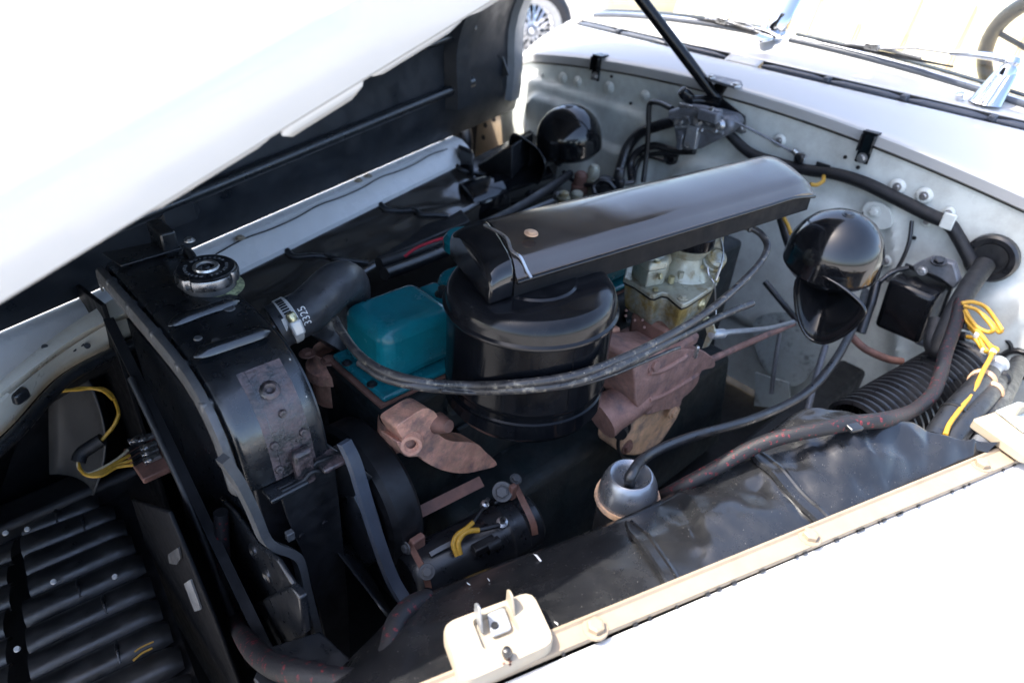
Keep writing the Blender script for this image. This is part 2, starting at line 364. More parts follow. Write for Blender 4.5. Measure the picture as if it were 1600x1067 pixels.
# ------------------------------------------------------------------ parked car behind, only its wire wheel shows past the hood
def parked_car():
    c = P(828, 46, z=.34); ax = (P(835, 35, z=.33) * -1); axis = V(-.55, -.83, 0).normalized()
    t = thing('parked_car', 'dark parked car behind, its white wire wheel showing past the raised hood', 'car', (c.x, c.y, 0))
    w = lathe('wheel', [(.262, .05), (.275, .085), (.33, .09), (.372, .06), (.385, 0), (.372, -.06), (.33, -.09), (.262, -.05)], c, M_tyre, axis=axis, parent=t, seg=48, closed=True)
    lathe('rim', [(.205, .03), (.21, .06), (.245, .078), (.275, .082), (.275, .05), (.23, .02)], c, M_alu, axis=axis, parent=w, seg=48, closed=True)
    e1, e2, a = basis(axis)
    geos = []
    for k in range(48):
        th = 2 * PI * k / 48; th2 = th + (.35 if k % 2 else -.35)
        p0 = c + a * (.075 if k % 4 < 2 else .03) + (e1 * math.cos(th) + e2 * math.sin(th)) * .05
        p1 = c + a * .045 + (e1 * math.cos(th2) + e2 * math.sin(th2)) * .215
        v, f, _ = tube_geo([p0, p1], .0065, 5, 1); geos.append((v, f))
    vv, ff = join_geo(geos); mk('spokes', vv, ff, M_chrome, w)
    lathe('hub', [(0, .13), (.02, .128), (.038, .11), (.045, .07), (.05, .02), (.05, 0)], c, M_chrome, axis=axis, parent=w, seg=24)
    lathe('brake_drum', [(0, .02), (.16, .02), (.185, .0), (.2, -.06)], c, M_dull, axis=axis, parent=w, seg=32)
    # body side with wheel arch above and behind the wheel
    sd_ = a.cross(V(0, 0, 1)).normalized(); rows = []
    for k in range(16):
        th = PI * .60 * k / 15; r = .44
        arch = c - a * .06 + sd_ * (r * math.cos(th)) + V(0, 0, r * math.sin(th))
        out = c - a * .10 + sd_ * (1.25 * math.cos(th)) + V(0, 0, min(.62, 1.0 * math.sin(th)))
        rows.append([arch - a * .25, arch, arch.lerp(out, .3) + a * .03, arch.lerp(out, .7) + a * .01, out - a * .12])
    grid('body', rows, M_satin, t, solid=.01)
parked_car()

# ------------------------------------------------------------------ cowl and firewall
YC = .82; FX = 1.436
def seam_z(y): d = y - YC; return 1.047 - .13 * d * d
def corner(y):                                # drop of the shoulders at both ends of the cowl
    far = max(0, y - 1.40) / .14; near = max(0, .06 - y) / .22
    return -.11 * (1 - math.sqrt(max(0, 1 - min(1, far) ** 2))) - .10 * (1 - math.sqrt(max(0, 1 - min(1, near) ** 2)))
ys = [-.16, -.15, -.13, -.10, -.05, 0] + [i * .06 for i in range(1, 23)] + [1.37, 1.41, 1.45, 1.48, 1.505, 1.525, 1.536, 1.54]
cowl = thing('cowl', 'white painted cowl top below the split windscreen, with pale grey firewall in front', 'car body', (1.6, YC, .9))
rows = []
def cowl_profile(y):
    d = y - YC; c = corner(y); z0 = seam_z(y) + c
    vx = 1.52 + .2 * d * d; vz = 1.105 - .04 * d * d + c; wx = 1.62 + .2 * d * d; wz = 1.156 - .14 * d * d + c
    return [V(FX + .002, y, z0 + .002), V(FX - .004, y, z0 + .006), V(FX - .006, y, z0 + .024), V(FX, y, z0 + .031), V(FX + .012, y, z0 + .034),
            V((FX + vx) / 2, y, (z0 + .034) * .45 + vz * .55 + .004), V(vx - .012, y, vz + .001), V(vx, y, vz)], \
           [V(vx + .024, y, vz + .012), V(vx + .04, y, vz + .014), V((vx + wx) / 2 + .02, y, (vz + wz) / 2 + .004), V(wx - .02, y, wz - .008), V(wx + .005, y, wz), V(wx + .03, y, wz - .004)]
fr, bk = [], []
for y in ys:
    a, b = cowl_profile(y); fr.append(a); bk.append(b)
grid('front_panel', fr, M_white, cowl, solid=.002)
# rear panel: the strip right behind the vent trough
grid('rear_panel', bk, M_white, cowl, solid=.002)
# bridging strips: centre, ends (the vent troughs lie between)
def bridge(y0, y1, name='bridge'):
    rr = []
    for k in range(7):
        y = y0 + (y1 - y0) * k / 6; a, b = cowl_profile(y); rr.append([a[-1], a[-1].lerp(b[0], .3) + V(0, 0, .001), a[-1].lerp(b[0], .7), b[0]])
    grid(name, rr, M_white, cowl, solid=.002)
VN = (.16, .787); VF = (.872, 1.40)
bridge(-.16, VN[0]); bridge(VN[1], VF[0]); bridge(VF[1], 1.54)
def vent(y0, y1, nseg):
    rr = []
    for k in range(13):
        y = y0 + (y1 - y0) * k / 12; a, b = cowl_profile(y)
        rr.append([a[-1] + V(0, 0, -.001), a[-1] + V(.002, 0, -.03), b[0] + V(0, 0, -.045), b[0] + V(.001, 0, -.001)])
    v = grid('vent_trough', rr, M_rubber, cowl)
    for k in range(nseg):                     # rubber lip segments, each with rounded ends
        ya = y0 + (y1 - y0) * (k + .03) / nseg; yb = y0 + (y1 - y0) * (k + .97) / nseg
        pa = []
        for j in range(6):
            y = ya + (yb - ya) * j / 5; a, b = cowl_profile(y); pa.append(a[-1].lerp(b[0], .55) + V(0, 0, -.004))
        tube('seal', pa, [.004, .008, .008, .008, .008, .004], M_rubberb, v, n=8, samp=3)
        if k:
            a, b = cowl_profile(y0 + (y1 - y0) * k / nseg)
            box('retainer', a[-1].lerp(b[0], .5) + V(0, 0, .001), (.02, .014, .012), M_rubberb, v, bevel=.003)
vent(*VN, 4); vent(*VF, 3)
# firewall sheet with pressed relief
def fw_relief(y, z):
    h = 0.0
    def rr(y0, y1, z0, z1, r, w, amp):        # rounded rectangle pressing: signed distance ramp
        cy, cz = (y0 + y1) / 2, (z0 + z1) / 2; qx = abs(y - cy) - (y1 - y0) / 2 + r; qz = abs(z - cz) - (z1 - z0) / 2 + r
        dd = math.hypot(max(qx, 0), max(qz, 0)) + min(max(qx, qz), 0) - r
        return amp * min(1, max(0, .5 - dd / w))
    h += rr(.97, 1.47, .62, .965, .06, .014, .012)
    h += rr(1.14, 1.40, .70, .93, .05, .014, .012)
    h += rr(1.02, 1.30, .60, .86, .03, .012, .008)
    h += rr(.42, .90, .55, .90, .09, .02, .012)
    h += rr(-.1, .20, .5, .86, .08, .03, .010)
    h += .008 * math.exp(-((y - .33 - (z - .8) * .4) / .012) ** 2) * (1 if z < .93 else max(0, 1 - (z - .93) / .03))
    h += .008 * math.exp(-((y - .115 + (z - .8) * .25) / .014) ** 2) * (1 if z < .96 else 0)
    return h * 1.7
fwt = thing('firewall', 'pale grey green painted firewall with pressed panels behind the engine', 'firewall', (FX, YC, .4))
rows = []
ysf = [-.155 + i * (1.69 / 150) for i in range(151)]
for y in ysf:
    top = seam_z(y) + corner(y); col_ = []
    for k in range(76):
        z = top - (top - .38) * (k / 75) ** 1.0
        col_.append(V(FX + .004 - fw_relief(y, z), y, z))
    rows.append(col_)
grid('panel', rows, M_fire, fwt, ang=60)
# rolled far edge of the firewall
rows = []
for k in range(20):
    z = .93 - k * .03; rows.append([V(FX - .03, 1.548, z), V(FX - .012, 1.546, z), V(FX + .002, 1.536, z), V(FX + .01, 1.52, z)])
grid('side_flange', rows, M_fire, fwt, solid=.003)
tube('body_seam', [V(FX - .0005, y, seam_z(y) + corner(y) + .0005) for y in ys[8:-6]], .0013, M_dull, fwt, n=6, samp=2)
def fwp(u, v, off=.012): return P(u, v, x=FX - off)
for (u, v, r) in [(880, 122, .008), (903, 128, .008), (952, 137, .009), (944, 168, .008), (1008, 150, .008), (998, 192, .007), (1218, 220, .008), (1402, 292, .009), (1444, 306, .009), (1448, 346, .006), (1385, 408, .007), (1483, 332, .006), (848, 118, .004), (1550, 560, .006)]:
    p = fwp(u, v, .008); pl = fwp(u, v, .002)
    lathe('dimple', [(0, .003), (r * 1.0, .0028), (r * 1.5, .0005), (r * 1.8, -.004)], pl + V(-.004, 0, 0), M_fire, axis=(-1, 0, 0), seg=20, parent=fwt)
    bolt(fwt, p + V(-.003, 0, 0), (-1, 0, 0), r * .62, M_steel if v > 200 else M_fire, slot=True, h=.5)
# bolted cover plate
lp = smooth_loop([fwp(u, v, .014) for u, v in [(1352, 318), (1378, 318), (1392, 335), (1390, 356), (1362, 358), (1346, 345)]], 4)
prism('cover_plate', lp, (.006, 0, 0), M_fire, fwt, bevel=.001); bolt(fwt, fwp(1366, 331, .016), (-1, 0, 0), .008, M_fire, h=.7)
for (u, v, r) in [(1548, 404, .044), (1048, 247, .017), (1563, 541, .021), (1590, 568, .032)]:
    nm = 'grommet'
    c = fwp(u, v, .012)
    lathe(nm, [(0, .001), (r * .62, .001), (r * .70, .006), (r * .9, .008), (r, .004), (r * 1.02, -.006)], c, M_rubber, axis=(-1, 0, 0), seg=32, parent=fwt)
for (u, v) in [(955, 120), (1398, 285), (1340, 262), (1565, 415), (1428, 372), (985, 162), (1320, 246)]:
    lathe('hole', [(0, .0006), (.0035, .0006), (.004, -.002)], fwp(u, v, .004), M_dull, axis=(-1, 0, 0), seg=12, parent=fwt)
# lower, flaking inner panel beside the engine
lp = [P(u, v, x=1.40) for u, v in [(1178, 505), (1215, 488), (1270, 498), (1292, 530), (1262, 590), (1230, 602), (1190, 568)]]
mk('kick_panel', smooth_loop(lp, 4), [tuple(range(28))], M_firebad, fwt, ang=0, solid=.004)
prism('kick_panel_foot', [P(u, v, x=1.38) for u, v in [(1180, 582), (1232, 598), (1236, 640), (1178, 634)]], (.004, 0, 0), M_firebad, fwt, bevel=.001)

# hood rest clips on the firewall
for i, (u, v, lb) in enumerate([(933, 104, 'small black hood rest clip on the far side of the firewall edge'), (1355, 228, 'small black hood rest clip on the near side of the firewall edge')]):
    c = P(u, v, x=FX - .012)
    t = thing('hood_clip', lb, 'clip', c, 'hood rest clips on the firewall edge')
    box('plate', c + V(-.002, 0, -.005), (.004, .026, .058), M_black, t, bevel=.001)
    box('hook', c + V(.010, 0, .025), (.032, .030, .005), M_black, t, bevel=.001)
    box('cheek', c + V(-.008, .012, .006), (.014, .003, .034), M_black, t, bevel=.001)
    box('cheek', c + V(-.008, -.012, .006), (.014, .003, .034), M_black, t, bevel=.001)
    bolt(t, c + V(-.005, 0, -.024), (-1, 0, 0), .007, M_steel)

# ------------------------------------------------------------------ windscreen, wipers, interior
def wbase(y): a, b = cowl_profile(y); return b[4] + V(.004, 0, .004)
ws = thing('windscreen', 'split windscreen in chrome frame with bright centre post above the cowl', 'windscreen', wbase(YC))
LEAN = V(.62, 0, .78)
for (y0, y1) in ((.0, .775), (.865, 1.42)):
    bot = [wbase(y0 + (y1 - y0) * k / 10) for k in range(11)]
    tube('lower_frame', [p + V(0, 0, .002) for p in bot], .005, M_chrome, ws, n=10, samp=2)
    tube('rubber_seal', [p + V(-.012, 0, -.001) for p in bot], .006, M_rubberb, ws, n=8, samp=2)
    tube('trim_strip', [p + V(.014, 0, .009) for p in bot], .004, M_rubberb, ws, n=8, samp=2)
    rows = [[p + V(.004, 0, .004) + LEAN * (.40 * k / 6) for k in range(7)] for p in bot]
    grid('pane', rows, M_glass, ws, solid=.004)
pc = wbase(.82)
rows = []
for k in range(9):
    t_ = k / 8; c = pc + LEAN * (.42 * t_) + V(-.012, 0, .002); w = .05 * (1 - min(1, t_ * 3) * .35)
    rows.append([c + V(.01, -w * .55, 0), c + V(-.004, -w * .4, .004), c + V(-.012, 0, .006), c + V(-.004, w * .4, .004), c + V(.01, w * .55, 0)])
grid('centre_post', rows, M_chrome, ws, solid=.004)
lp = [pc + V(-.055, .012, -.012), pc + V(-.06, -.002, -.014), pc + V(-.045, -.016, -.01), pc + V(-.002, -.030, .004), pc + V(.01, 0, .01), pc + V(-.002, .03, .004), pc + V(-.045, .02, -.008)]
prism('post_foot', lp, (0, 0, .008), M_chrome, ws, bevel=.003)
box('post_clamp', pc + LEAN * .13 + V(-.02, .002, .006), (.03, .045, .03), M_rubber, ws, bevel=.006, xd=LEAN)
for o_ in (.018,): pass
# near wiper
def wiper(foot, tip_arm, blade0, blade1, lb, chromefoot=True):
    t = thing('wiper', lb, 'wiper', foot, 'windscreen wipers')
    if chromefoot:
        top = foot + V(.035, -.005, .055)
        loops = []
        for k in range(7):
            q = k / 6; c = foot.lerp(top, q); w = .030 * (1 - .35 * q); dth = .026 * (1 - .4 * q)
            loops.append([c + V(dth * math.cos(a) * .9, w * math.sin(a), 0) for a in [2 * PI * j / 20 for j in range(20)]])
        loft('foot', loops, M_chrome, t)
        for k in range(5):
            yo = -.018 + .009 * k
            tube('rib', [foot + V(-.024, yo, .006), top + V(-.016, yo * .65, -.004)], .0022, M_chrome, t, n=6, samp=4)
        lathe('pivot', [(0, .03), (.012, .028), (.016, .018), (.013, .012), (.017, .006), (.017, -.01)], top, M_chrome, axis=(.2, 0, 1), seg=24, parent=t)
        lathe('foot_nut', [(0, .014), (.008, .012), (.009, 0)], foot + V(-.012, .042, 0), M_chrome, axis=(-.5, .2, 1), seg=12, parent=t)
        start = top + V(0, 0, .022)
    else: start = foot
    mid = start.lerp(tip_arm, .45)
    tube('arm', [start, start.lerp(mid, .5) + V(0, 0, .004), mid + V(0, 0, .003)], [.009, .007, .005], M_chrome, t, n=10, samp=4)
    tube('arm_rod', [mid + V(0, 0, .003), mid.lerp(tip_arm, .5) + V(0, 0, .006), tip_arm], .0022, M_steel, t, n=6, samp=4)
    b = tube('blade', [blade0, blade0.lerp(blade1, .5), blade1], [.002, .004, .002], M_rubber, t, n=6, samp=4)
    tube('blade_holder', [blade0.lerp(blade1, .22) + V(0, 0, .004), blade0.lerp(blade1, .5) + V(0, 0, .008), blade0.lerp(blade1, .78) + V(0, 0, .004)], .0034, M_steel, t, n=6, samp=4)
    box('blade_clip', blade0.lerp(blade1, .42) + V(0, 0, .009), (.014, .03, .010), M_steel, t, bevel=.002, xd=(0, 0, 1), yd=(blade1 - blade0))
fy = .352
a_, b_ = cowl_profile(fy); foot = b_[2] + V(-.012, -.004, .002)
def onws(u, v, k=1.0): return P(u, v, x=None, z=None, y=None) if 0 else None
wiper(foot, P(1375, 77, x=1.618), P(1276, 64, x=1.615), P(1490, 105, x=1.632), 'chrome windscreen wiper with fluted foot on the near side of the cowl')
wiper(P(1215, 60, x=1.60), P(1140, 33, x=1.62), P(1075, 26, x=1.625), P(1205, 58, x=1.61), 'windscreen wiper on the far side of the centre post', False)
# interior
dash = []
for k in range(20):
    y = .0 + 1.5 * k / 19; a, b = cowl_profile(y); w = b[-1] + V(-.006, 0, -.004)
    dash.append([w, w + V(.03, 0, -.02), w + V(.10, 0, -.06), w + V(.16, 0, -.10), w + V(.16, 0, -.3)])
db = grid('dashboard', dash, M_leather, None, solid=.006); tag(db, 'cream dashboard top behind the windscreen', 'dashboard')
for (y0, y1, lb) in ((-.10, 1.75, 'cream leather front bench seat back seen through the windscreen'),):
    st = thing('bench_seat', lb, 'seat', (2.55, (y0 + y1) / 2, .55))
    loops = []
    for k in range(6):
        z = .60 + .62 * k / 5; x0 = 2.45 + .16 * k / 5; w = (y1 - y0) / 2 * (1 - .04 * k / 5)
        cy = (y0 + y1) / 2
        loops.append([V(x0 + .07 * math.cos(a) * (1 if abs(math.cos(a)) < 1 else 1), cy + w * max(-1, min(1, 1.25 * math.sin(a))), z) for a in [2 * PI * j / 28 for j in range(28)]])
    loft('backrest', loops, M_leather, st, bevel=.02)
    box('cushion', ((2.2), (y0 + y1) / 2, .62), (.5, y1 - y0, .14), M_leather, st, bevel=.03, seg=3)
    for k in range(1, 12):
        yy = y0 + (y1 - y0) * k / 12; tube('pleat', [V(2.383, yy, .72), V(2.53, yy, 1.20)], .004, M_tan, st, n=6, samp=3)
dp = prism('door_panel', [V(1.75, -.12, .7), V(3.0, -.12, .7), V(3.0, -.12, 1.08), V(1.75, -.12, 1.12)], (0, -.04, 0), M_tan, None, bevel=.01)
dp2 = prism('door_panel', [V(2.22, 1.82, .5), V(3.2, 1.82, .5), V(3.2, 1.82, 1.12), V(2.22, 1.82, 1.10)], (0, .04, 0), M_leather, None, bevel=.01)
tag(dp2, 'cream far door panel seen through the far windscreen pane', 'door')
rs = box('rear_bench', (3.3, .72, .85), (.2, 1.7, .75), M_leather, None, bevel=.05, seg=3); tag(rs, 'cream rear bench back behind the front seats', 'seat')
tag(dp, 'tan trimmed near door panel beside the steering wheel', 'door')
sw = thing('steering_wheel', 'dark steering wheel rim seen through the near windscreen', 'steering wheel', P(1640, 110, x=2.0))
cw = P(1692, 112, x=1.98); axw = V(.80, -.05, .6).normalized()
e1, e2, a_ = basis(axw, (0, 1, 0)); RW = .20
tube('rim', [cw + e1 * (RW * math.cos(t)) + e2 * (RW * math.sin(t)) for t in [2 * PI * k / 32 for k in range(33)]], .017, M_rubber, sw, n=10, samp=2)
for k in range(3):
    t = 2 * PI * k / 3 + .3; tube('spoke', [cw + axw * -.02, cw + e1 * (RW * math.cos(t)) + e2 * (RW * math.sin(t))], .006, M_rubber, sw, n=6, samp=2)
lathe('hub', [(0, .02), (.03, .015), (.035, -.03), (.02, -.06), (.02, -.25)], cw, M_rubber, axis=axw, seg=20, parent=sw)

# ------------------------------------------------------------------ hood, hinged on the far side and propped open
M_greyl = mat('grey_undercoat', (.22, .23, .24), .5, var=.15, vscale=10, dust=.3, dustcol=(.12, .12, .12), dscale=16)
def hood_thing():
    t = thing('hood', 'white hood raised over the far side of the engine bay, dark underneath', 'hood', (.6, 1.2, .9))
    # far rail R, near edge E, as the hood stands open
    def R_(s): x = -.30 + 1.70 * s; return V(x, 1.095 + .313 * (x - .367) + .02, .875)
    def E_(s):
        x = -.36 + 1.74 * s; y = .46
        if x < .02: y += .9 * (x - .02) ** 2
        z = 1.181 + .378 * x if x < .45 else 1.351 + .378 * (x - .45) - .06 * (x - .45) ** 2
        return V(x, y, z)
    NS, NC = 40, 34
    def section(s, off=0):
        r, e = R_(s), E_(s)
        hw = .18 + .12 * s
        d = (e - r); d.x = 0; L = d.length; d.normalize(); up = V(0, -d.z, d.y) if d.y < 0 else V(0, d.z, -d.y)
        if up.z < 0: up = -up
        S = r + V(0, .02 - .03 * s, hw); T = e + up * .055 + d * .045
        mid = S.lerp(T, .5) + up * (.06 + .05 * s)
        ctrl = [r, r + V(0, -.012 * s, hw * .35), S + V(0, .0, -.05), S.lerp(T, .10) + up * .035, S.lerp(T, .3) + up * (.055 + .04 * s), mid,
                S.lerp(T, .74) + up * (.065 + .03 * s), S.lerp(T, .90) + up * .042, S.lerp(T, .97) + up * .018, T + d * .002, T.lerp(e, .5) + d * .010, e]
        x0 = r.x; x1 = e.x
        sp = resample(spline(ctrl, 6), NC)
        return sp
    rows = [section(k / NS) for k in range(NS + 1)]
    grid('outer_skin', rows, M_white, t, ang=60)
    # inner skin a little below
    inner = []
    for k in range(NS + 1):
        s = k / NS; sec = rows[k]; r, e = R_(s), E_(s); cen = (r + e) / 2; row = []
        for j in range(NC):
            p = sec[j]; a = sec[max(j - 1, 0)]; b = sec[min(j + 1, NC - 1)]; tn = (b - a).normalized(); nn = tn.cross(V(1, 0, 0)).normalized()
            if nn.dot(cen - p) < 0: nn = -nn
            row.append(p + nn * (.010 if 0 < j < NC - 1 else .004))
        inner.append(row)
    grid('inner_skin', inner, M_under, t, ang=60)
    grid('edge_fold', [[rows[k][-1], rows[k][-1].lerp(inner[k][-1], .5) + (rows[k][-1] - rows[k][-2]).normalized() * .004, inner[k][-1]] for k in range(NS + 1)], M_white, t)
    # white turned-in flange of the near edge, with notches
    for (s0, s1, w) in ((.275, .330, .007), (.335, .375, .016), (.380, .43, .010), (.435, .50, .008)):
        rr = []
        for k in range(9):
            s = s0 + (s1 - s0) * k / 8; i = s * NS; a = int(i); f = i - a
            e = rows[a][-1].lerp(rows[min(a + 1, NS)][-1], f); q = inner[a][-4].lerp(inner[min(a + 1, NS)][-4], f)
            inn = (q - e); inn = V(0, .35, -.93).normalized()
            rr.append([e + V(0, .006, 0), e + V(0, .006, 0) + inn * w * .6, e + V(0, .006, 0) + inn * (w * (1 if 0 < k < 8 else .6))])
        grid('edge_flange', rr, M_white, t, solid=.0025)
    # stiffening bows across the underside
    def bow(s0, s1, h, j0, j1, m=M_under, name='bow'):
        loops = []
        for j in range(j0, j1):
            pts = []
            for (s, q) in ((s0, 0), (s0 + (s1 - s0) * .2, 1), (s0 + (s1 - s0) * .8, 1), (s1, 0)):
                i = min(s * NS, NS - 1e-6); a = int(i); f = i - a
                p = inner[a][j].lerp(inner[a + 1][j], f); n2 = (inner[a][min(j + 1, NC - 1)] - inner[a][j - 1]).cross(V(1, 0, 0)).normalized()
                cen = (R_(s) + E_(s)) / 2
                if n2.dot(cen - p) < 0: n2 = -n2
                pts.append(p + n2 * (h * q + .001))
            loops.append(pts)
        grid(name, loops, m, t, ang=40)
    bow(.79, .845, .030, 2, NC - 2, M_under); bow(.955, .998, .016, 1, NC - 2, M_greyl); bow(.34, .39, .022, 2, NC - 2)
    # long channel above the hinge line
    for (j, rr, o) in ((3, .012, .012), (6, .009, .010)):
        pts = [inner[k][j] + V(0, -o, 0) for k in range(6, NS - 4, 2)]
        tube('hinge_channel', pts, rr, M_satin, t, n=8, samp=2)
    # latch bracket on the rear bow
    def IN(u, v, x): return P(u, v, x=x)
    pl = [IN(u, v, 1.30) for u, v in [(738, 33), (755, 25), (764, 28), (795, 118), (780, 122), (772, 112)]]
    br = prism('latch_bracket', pl, (.005, 0, 0), M_greymetal, t, bevel=.001)
    for (u, v) in ((742, 35), (757, 29)): lathe('bracket_bolt', [(0, .006), (.009, .005), (.010, 0)], IN(u, v, 1.295), M_dull, axis=(-1, 0, 0), seg=12, parent=br)
    prism('bracket_slot', [IN(u, v, 1.299) for u, v in [(763, 48), (767, 46), (780, 82), (777, 86)]], (-.002, 0, 0), M_dull, br, bevel=0)
    tube('latch_bar', [IN(724, 108, 1.29), IN(748, 94, 1.29)], .006, M_greymetal, t, n=8, samp=2)
    tube('latch_bar', [IN(732, 148, 1.29), IN(773, 132, 1.29)], .006, M_greymetal, t, n=8, samp=2)
    tube('latch_spring', [IN(746, 128, 1.34), IN(756, 140, 1.34)], .008, M_grey, t, n=8, samp=2)
    # hinge arm down to the far fender
    tube('hinge_arm', [P(706, 182, x=1.19), P(722, 195, x=1.2), P(729, 225, x=1.2), P(727, 262, x=1.2)], [.016, .020, .018, .012], M_satin, t, n=10, samp=5)
    return t, rows, inner
hood, HROWS, HIN = hood_thing()
# prop rod
pb = P(1115, 148, x=FX - .03); pe = P(1002, 0, x=1.30); pd = (pe - pb)
prop = thing('hood_prop', 'black hood prop bar rising from its bracket at the middle of the cowl', 'prop bar', pb)
tl_ = next((k * .02 for k in range(50, 250) if min((q - (pb + pd * (k * .02))).length for r in HIN[28:] for q in r) < .035), 2.0)
tube('bar', [pb, pb + pd * .12, pb + pd * tl_], [.0085, .0125, .0125], M_black, prop, n=12, samp=6)
box('bar_end', pb, (.05, .012, .022), M_black, prop, bevel=.004, xd=pd)
lp = [P(u, v, x=FX - .014) for u, v in [(1105, 145), (1122, 128), (1140, 132), (1128, 152), (1166, 182), (1166, 208), (1152, 206), (1120, 160)]]
prism('bracket', lp, (-.008, 0, 0), M_black, prop, bevel=.002)
cpt = [P(u, v, z=1.084) for u, v in [(1100, 125), (1108, 119), (1158, 131), (1160, 137), (1148, 140)]]
prism('mounting_foot', cpt, (0, 0, .006), M_motor, prop, bevel=.002)
bolt(prop, P(1111, 121, z=1.092), (0, 0, 1), .007, M_steel); bolt(prop, P(1150, 134, z=1.092), (0, 0, 1), .008, M_steel)
bolt(prop, P(1158, 202, x=FX - .026), (-1, 0, 0), .007, M_steel)

# ------------------------------------------------------------------ near fender, rail, latch plates, splash shield
RIN = lambda x: V(x, .213 - .3195 * (x - .296), .870)
fen = thing('front_fender', 'white near front fender filling the lower right, with cream bolted rail', 'fender', (.5, -.1, .2))
rows = []
for k in range(46):
    x = -.5 + 1.75 * k / 45; b = RIN(x) + V(-.006, -.022, -.0075); rr = []
    for (d, z) in ((0, 0), (.004, -.001), (.02, -.002), (.04, -.006), (.065, -.014), (.09, -.026), (.112, -.040), (.130, -.054), (.140, -.064), (.146, -.074), (.150, -.088), (.160, -.14), (.175, -.26), (.185, -.6)):
        sx = .90
        rr.append(b + V(-.30 * d * sx, -.95 * d * sx, z))
    rows.append(rr)
grid('panel', rows, M_white, fen, ang=60, solid=.002)
rows = []
for k in range(41):
    x = -.45 + 1.6 * k / 40; p = RIN(x); nrm = V(-.304, -.953, 0)
    w = .0195 + .004 * max(0, min(1, (x - .3) / .5)) 
    rows.append([p + V(0, 0, -.02), p + V(0, 0, .0028), p + nrm * .0025 + V(0, 0, .0032), p + nrm * .0045 + V(0, 0, .0006), p + nrm * w, p + nrm * (w + .001) + V(0, 0, -.003), p + nrm * (w + .0005) + V(0, 0, -.006)])
rail = grid('rail', rows, M_cream, fen, ang=30)
for (u, v) in ((930, 981), (1265, 839), (1533, 727)): bolt(rail, P(u, v, z=.8705), (0, 0, 1), .0082, M_cream, h=.75)
random.seed(3)
for k in range(26):                            # chipped sealant crumbs along the rail's outer joint
    x = .2 + .7 * random.random(); p = RIN(x) + V(-.304, -.953, 0) * (.0215 + .004 * max(0, min(1, (x - .3) / .5))) + V(0, 0, -.004)
    box('sealant_crumb', p, (.002 + .005 * random.random(), .0018, .0018), M_dull, rail, bevel=0, xd=(.95, -.3, 0))
# front latch plate
def rounded(pts, r, n=5):
    out = []; m = len(pts)
    for i in range(m):
        p, a, b = Vector(pts[i]), Vector(pts[i - 1]), Vector(pts[(i + 1) % m]); ra = min(r, (a - p).length * .45); rb = min(r, (b - p).length * .45)
        A = p + (a - p).normalized() * ra; B = p + (b - p).normalized() * rb
        for k in range(n + 1):
            t = k / n; out.append(A * (1 - t) ** 2 + p * 2 * t * (1 - t) + B * t * t)
    return out
lt = thing('hood_latch', 'chipped cream latch plate with two upright tabs on the near front rail', 'latch', P(780, 1000, z=.875), 'hood latch plates on the near rail')
ZP = .884
pl = rounded([P(u, v, z=ZP) for u, v in [(688, 974), (832, 920), (871, 1003), (722, 1070)]], .012)
inn = rounded([P(u, v, z=ZP) for u, v in [(737, 968), (792, 944), (816, 985), (756, 1016)]], .004)
n_o, n_i = len(pl), len(inn)
# plate with a pressed well: loft outer rim -> top -> well edge -> well floor
def match(loop, n): return resample(loop, n, True)
A = match(pl, 48); cenp = sum(A, Vector()) / 48
B = match(inn, 48); cb = sum(B, Vector()) / 48
def align(Aa, Bb):
    best = min(range(48), key=lambda s: sum((Aa[i] - Bb[(i + s) % 48]).length_squared for i in range(48))); return [Bb[(i + best) % 48] for i in range(48)]
B = align(A, B)
loops = [[p + V(0, 0, -.016) for p in A], [p + V(0, 0, -.003) for p in A], [p.lerp(cenp, .03) + V(0, 0, .0) for p in A], B, [p.lerp(cb, .05) + V(0, 0, -.003) for p in B], [p.lerp(cb, .10) + V(0, 0, -.006) for p in B]]
loft('plate', loops, M_plate, lt, caps=(False, True), ang=40)
prism('latch_keeper', rounded([P(u, v, z=ZP - .004) for u, v in [(760, 960), (788, 950), (800, 985), (768, 998)]], .004), (0, 0, .003), M_alu, lt, bevel=.001)
lathe('keeper_hole', [(0, .0008), (.003, .0008), (.0034, -.001)], P(773, 976, z=ZP + .0002), M_dull, seg=16, parent=lt)
def tab(base_a, base_b, h, lean, m):
    a, b = base_a, base_b; d = (b - a); hh = V(0, 0, h) + lean
    lp = [a, b, b + hh * .75, a.lerp(b, .82) + hh * .93, a.lerp(b, .6) + hh * 1.0, a.lerp(b, .45) + hh * .98, a.lerp(b, .25) + hh * .6]
    nn = d.cross(hh).normalized(); prism('tab', lp, nn * .0022, m, lt, bevel=.0006)
tab(P(752, 990, z=ZP - .003), P(740, 962, z=ZP - .003), .024, V(0, 0, 0), M_alu)
tab(P(803, 968, z=ZP - .003), P(790, 937, z=ZP - .003), .020, V(0, 0, 0), M_plate)
lathe('stud', [(0, .013), (.003, .012), (.0045, .008), (.0042, .004), (.003, .002), (.003, -.002)], P(793, 1026, z=ZP), M_satin, axis=(-.1, .05, 1), seg=14, parent=lt)
for k in range(9):
    box('rust_flake', P(793 + random.uniform(-7, 6), 1030 + random.uniform(-3, 8), z=ZP + .0008), (.002, .0015, .001), M_rustd, lt, bevel=0)
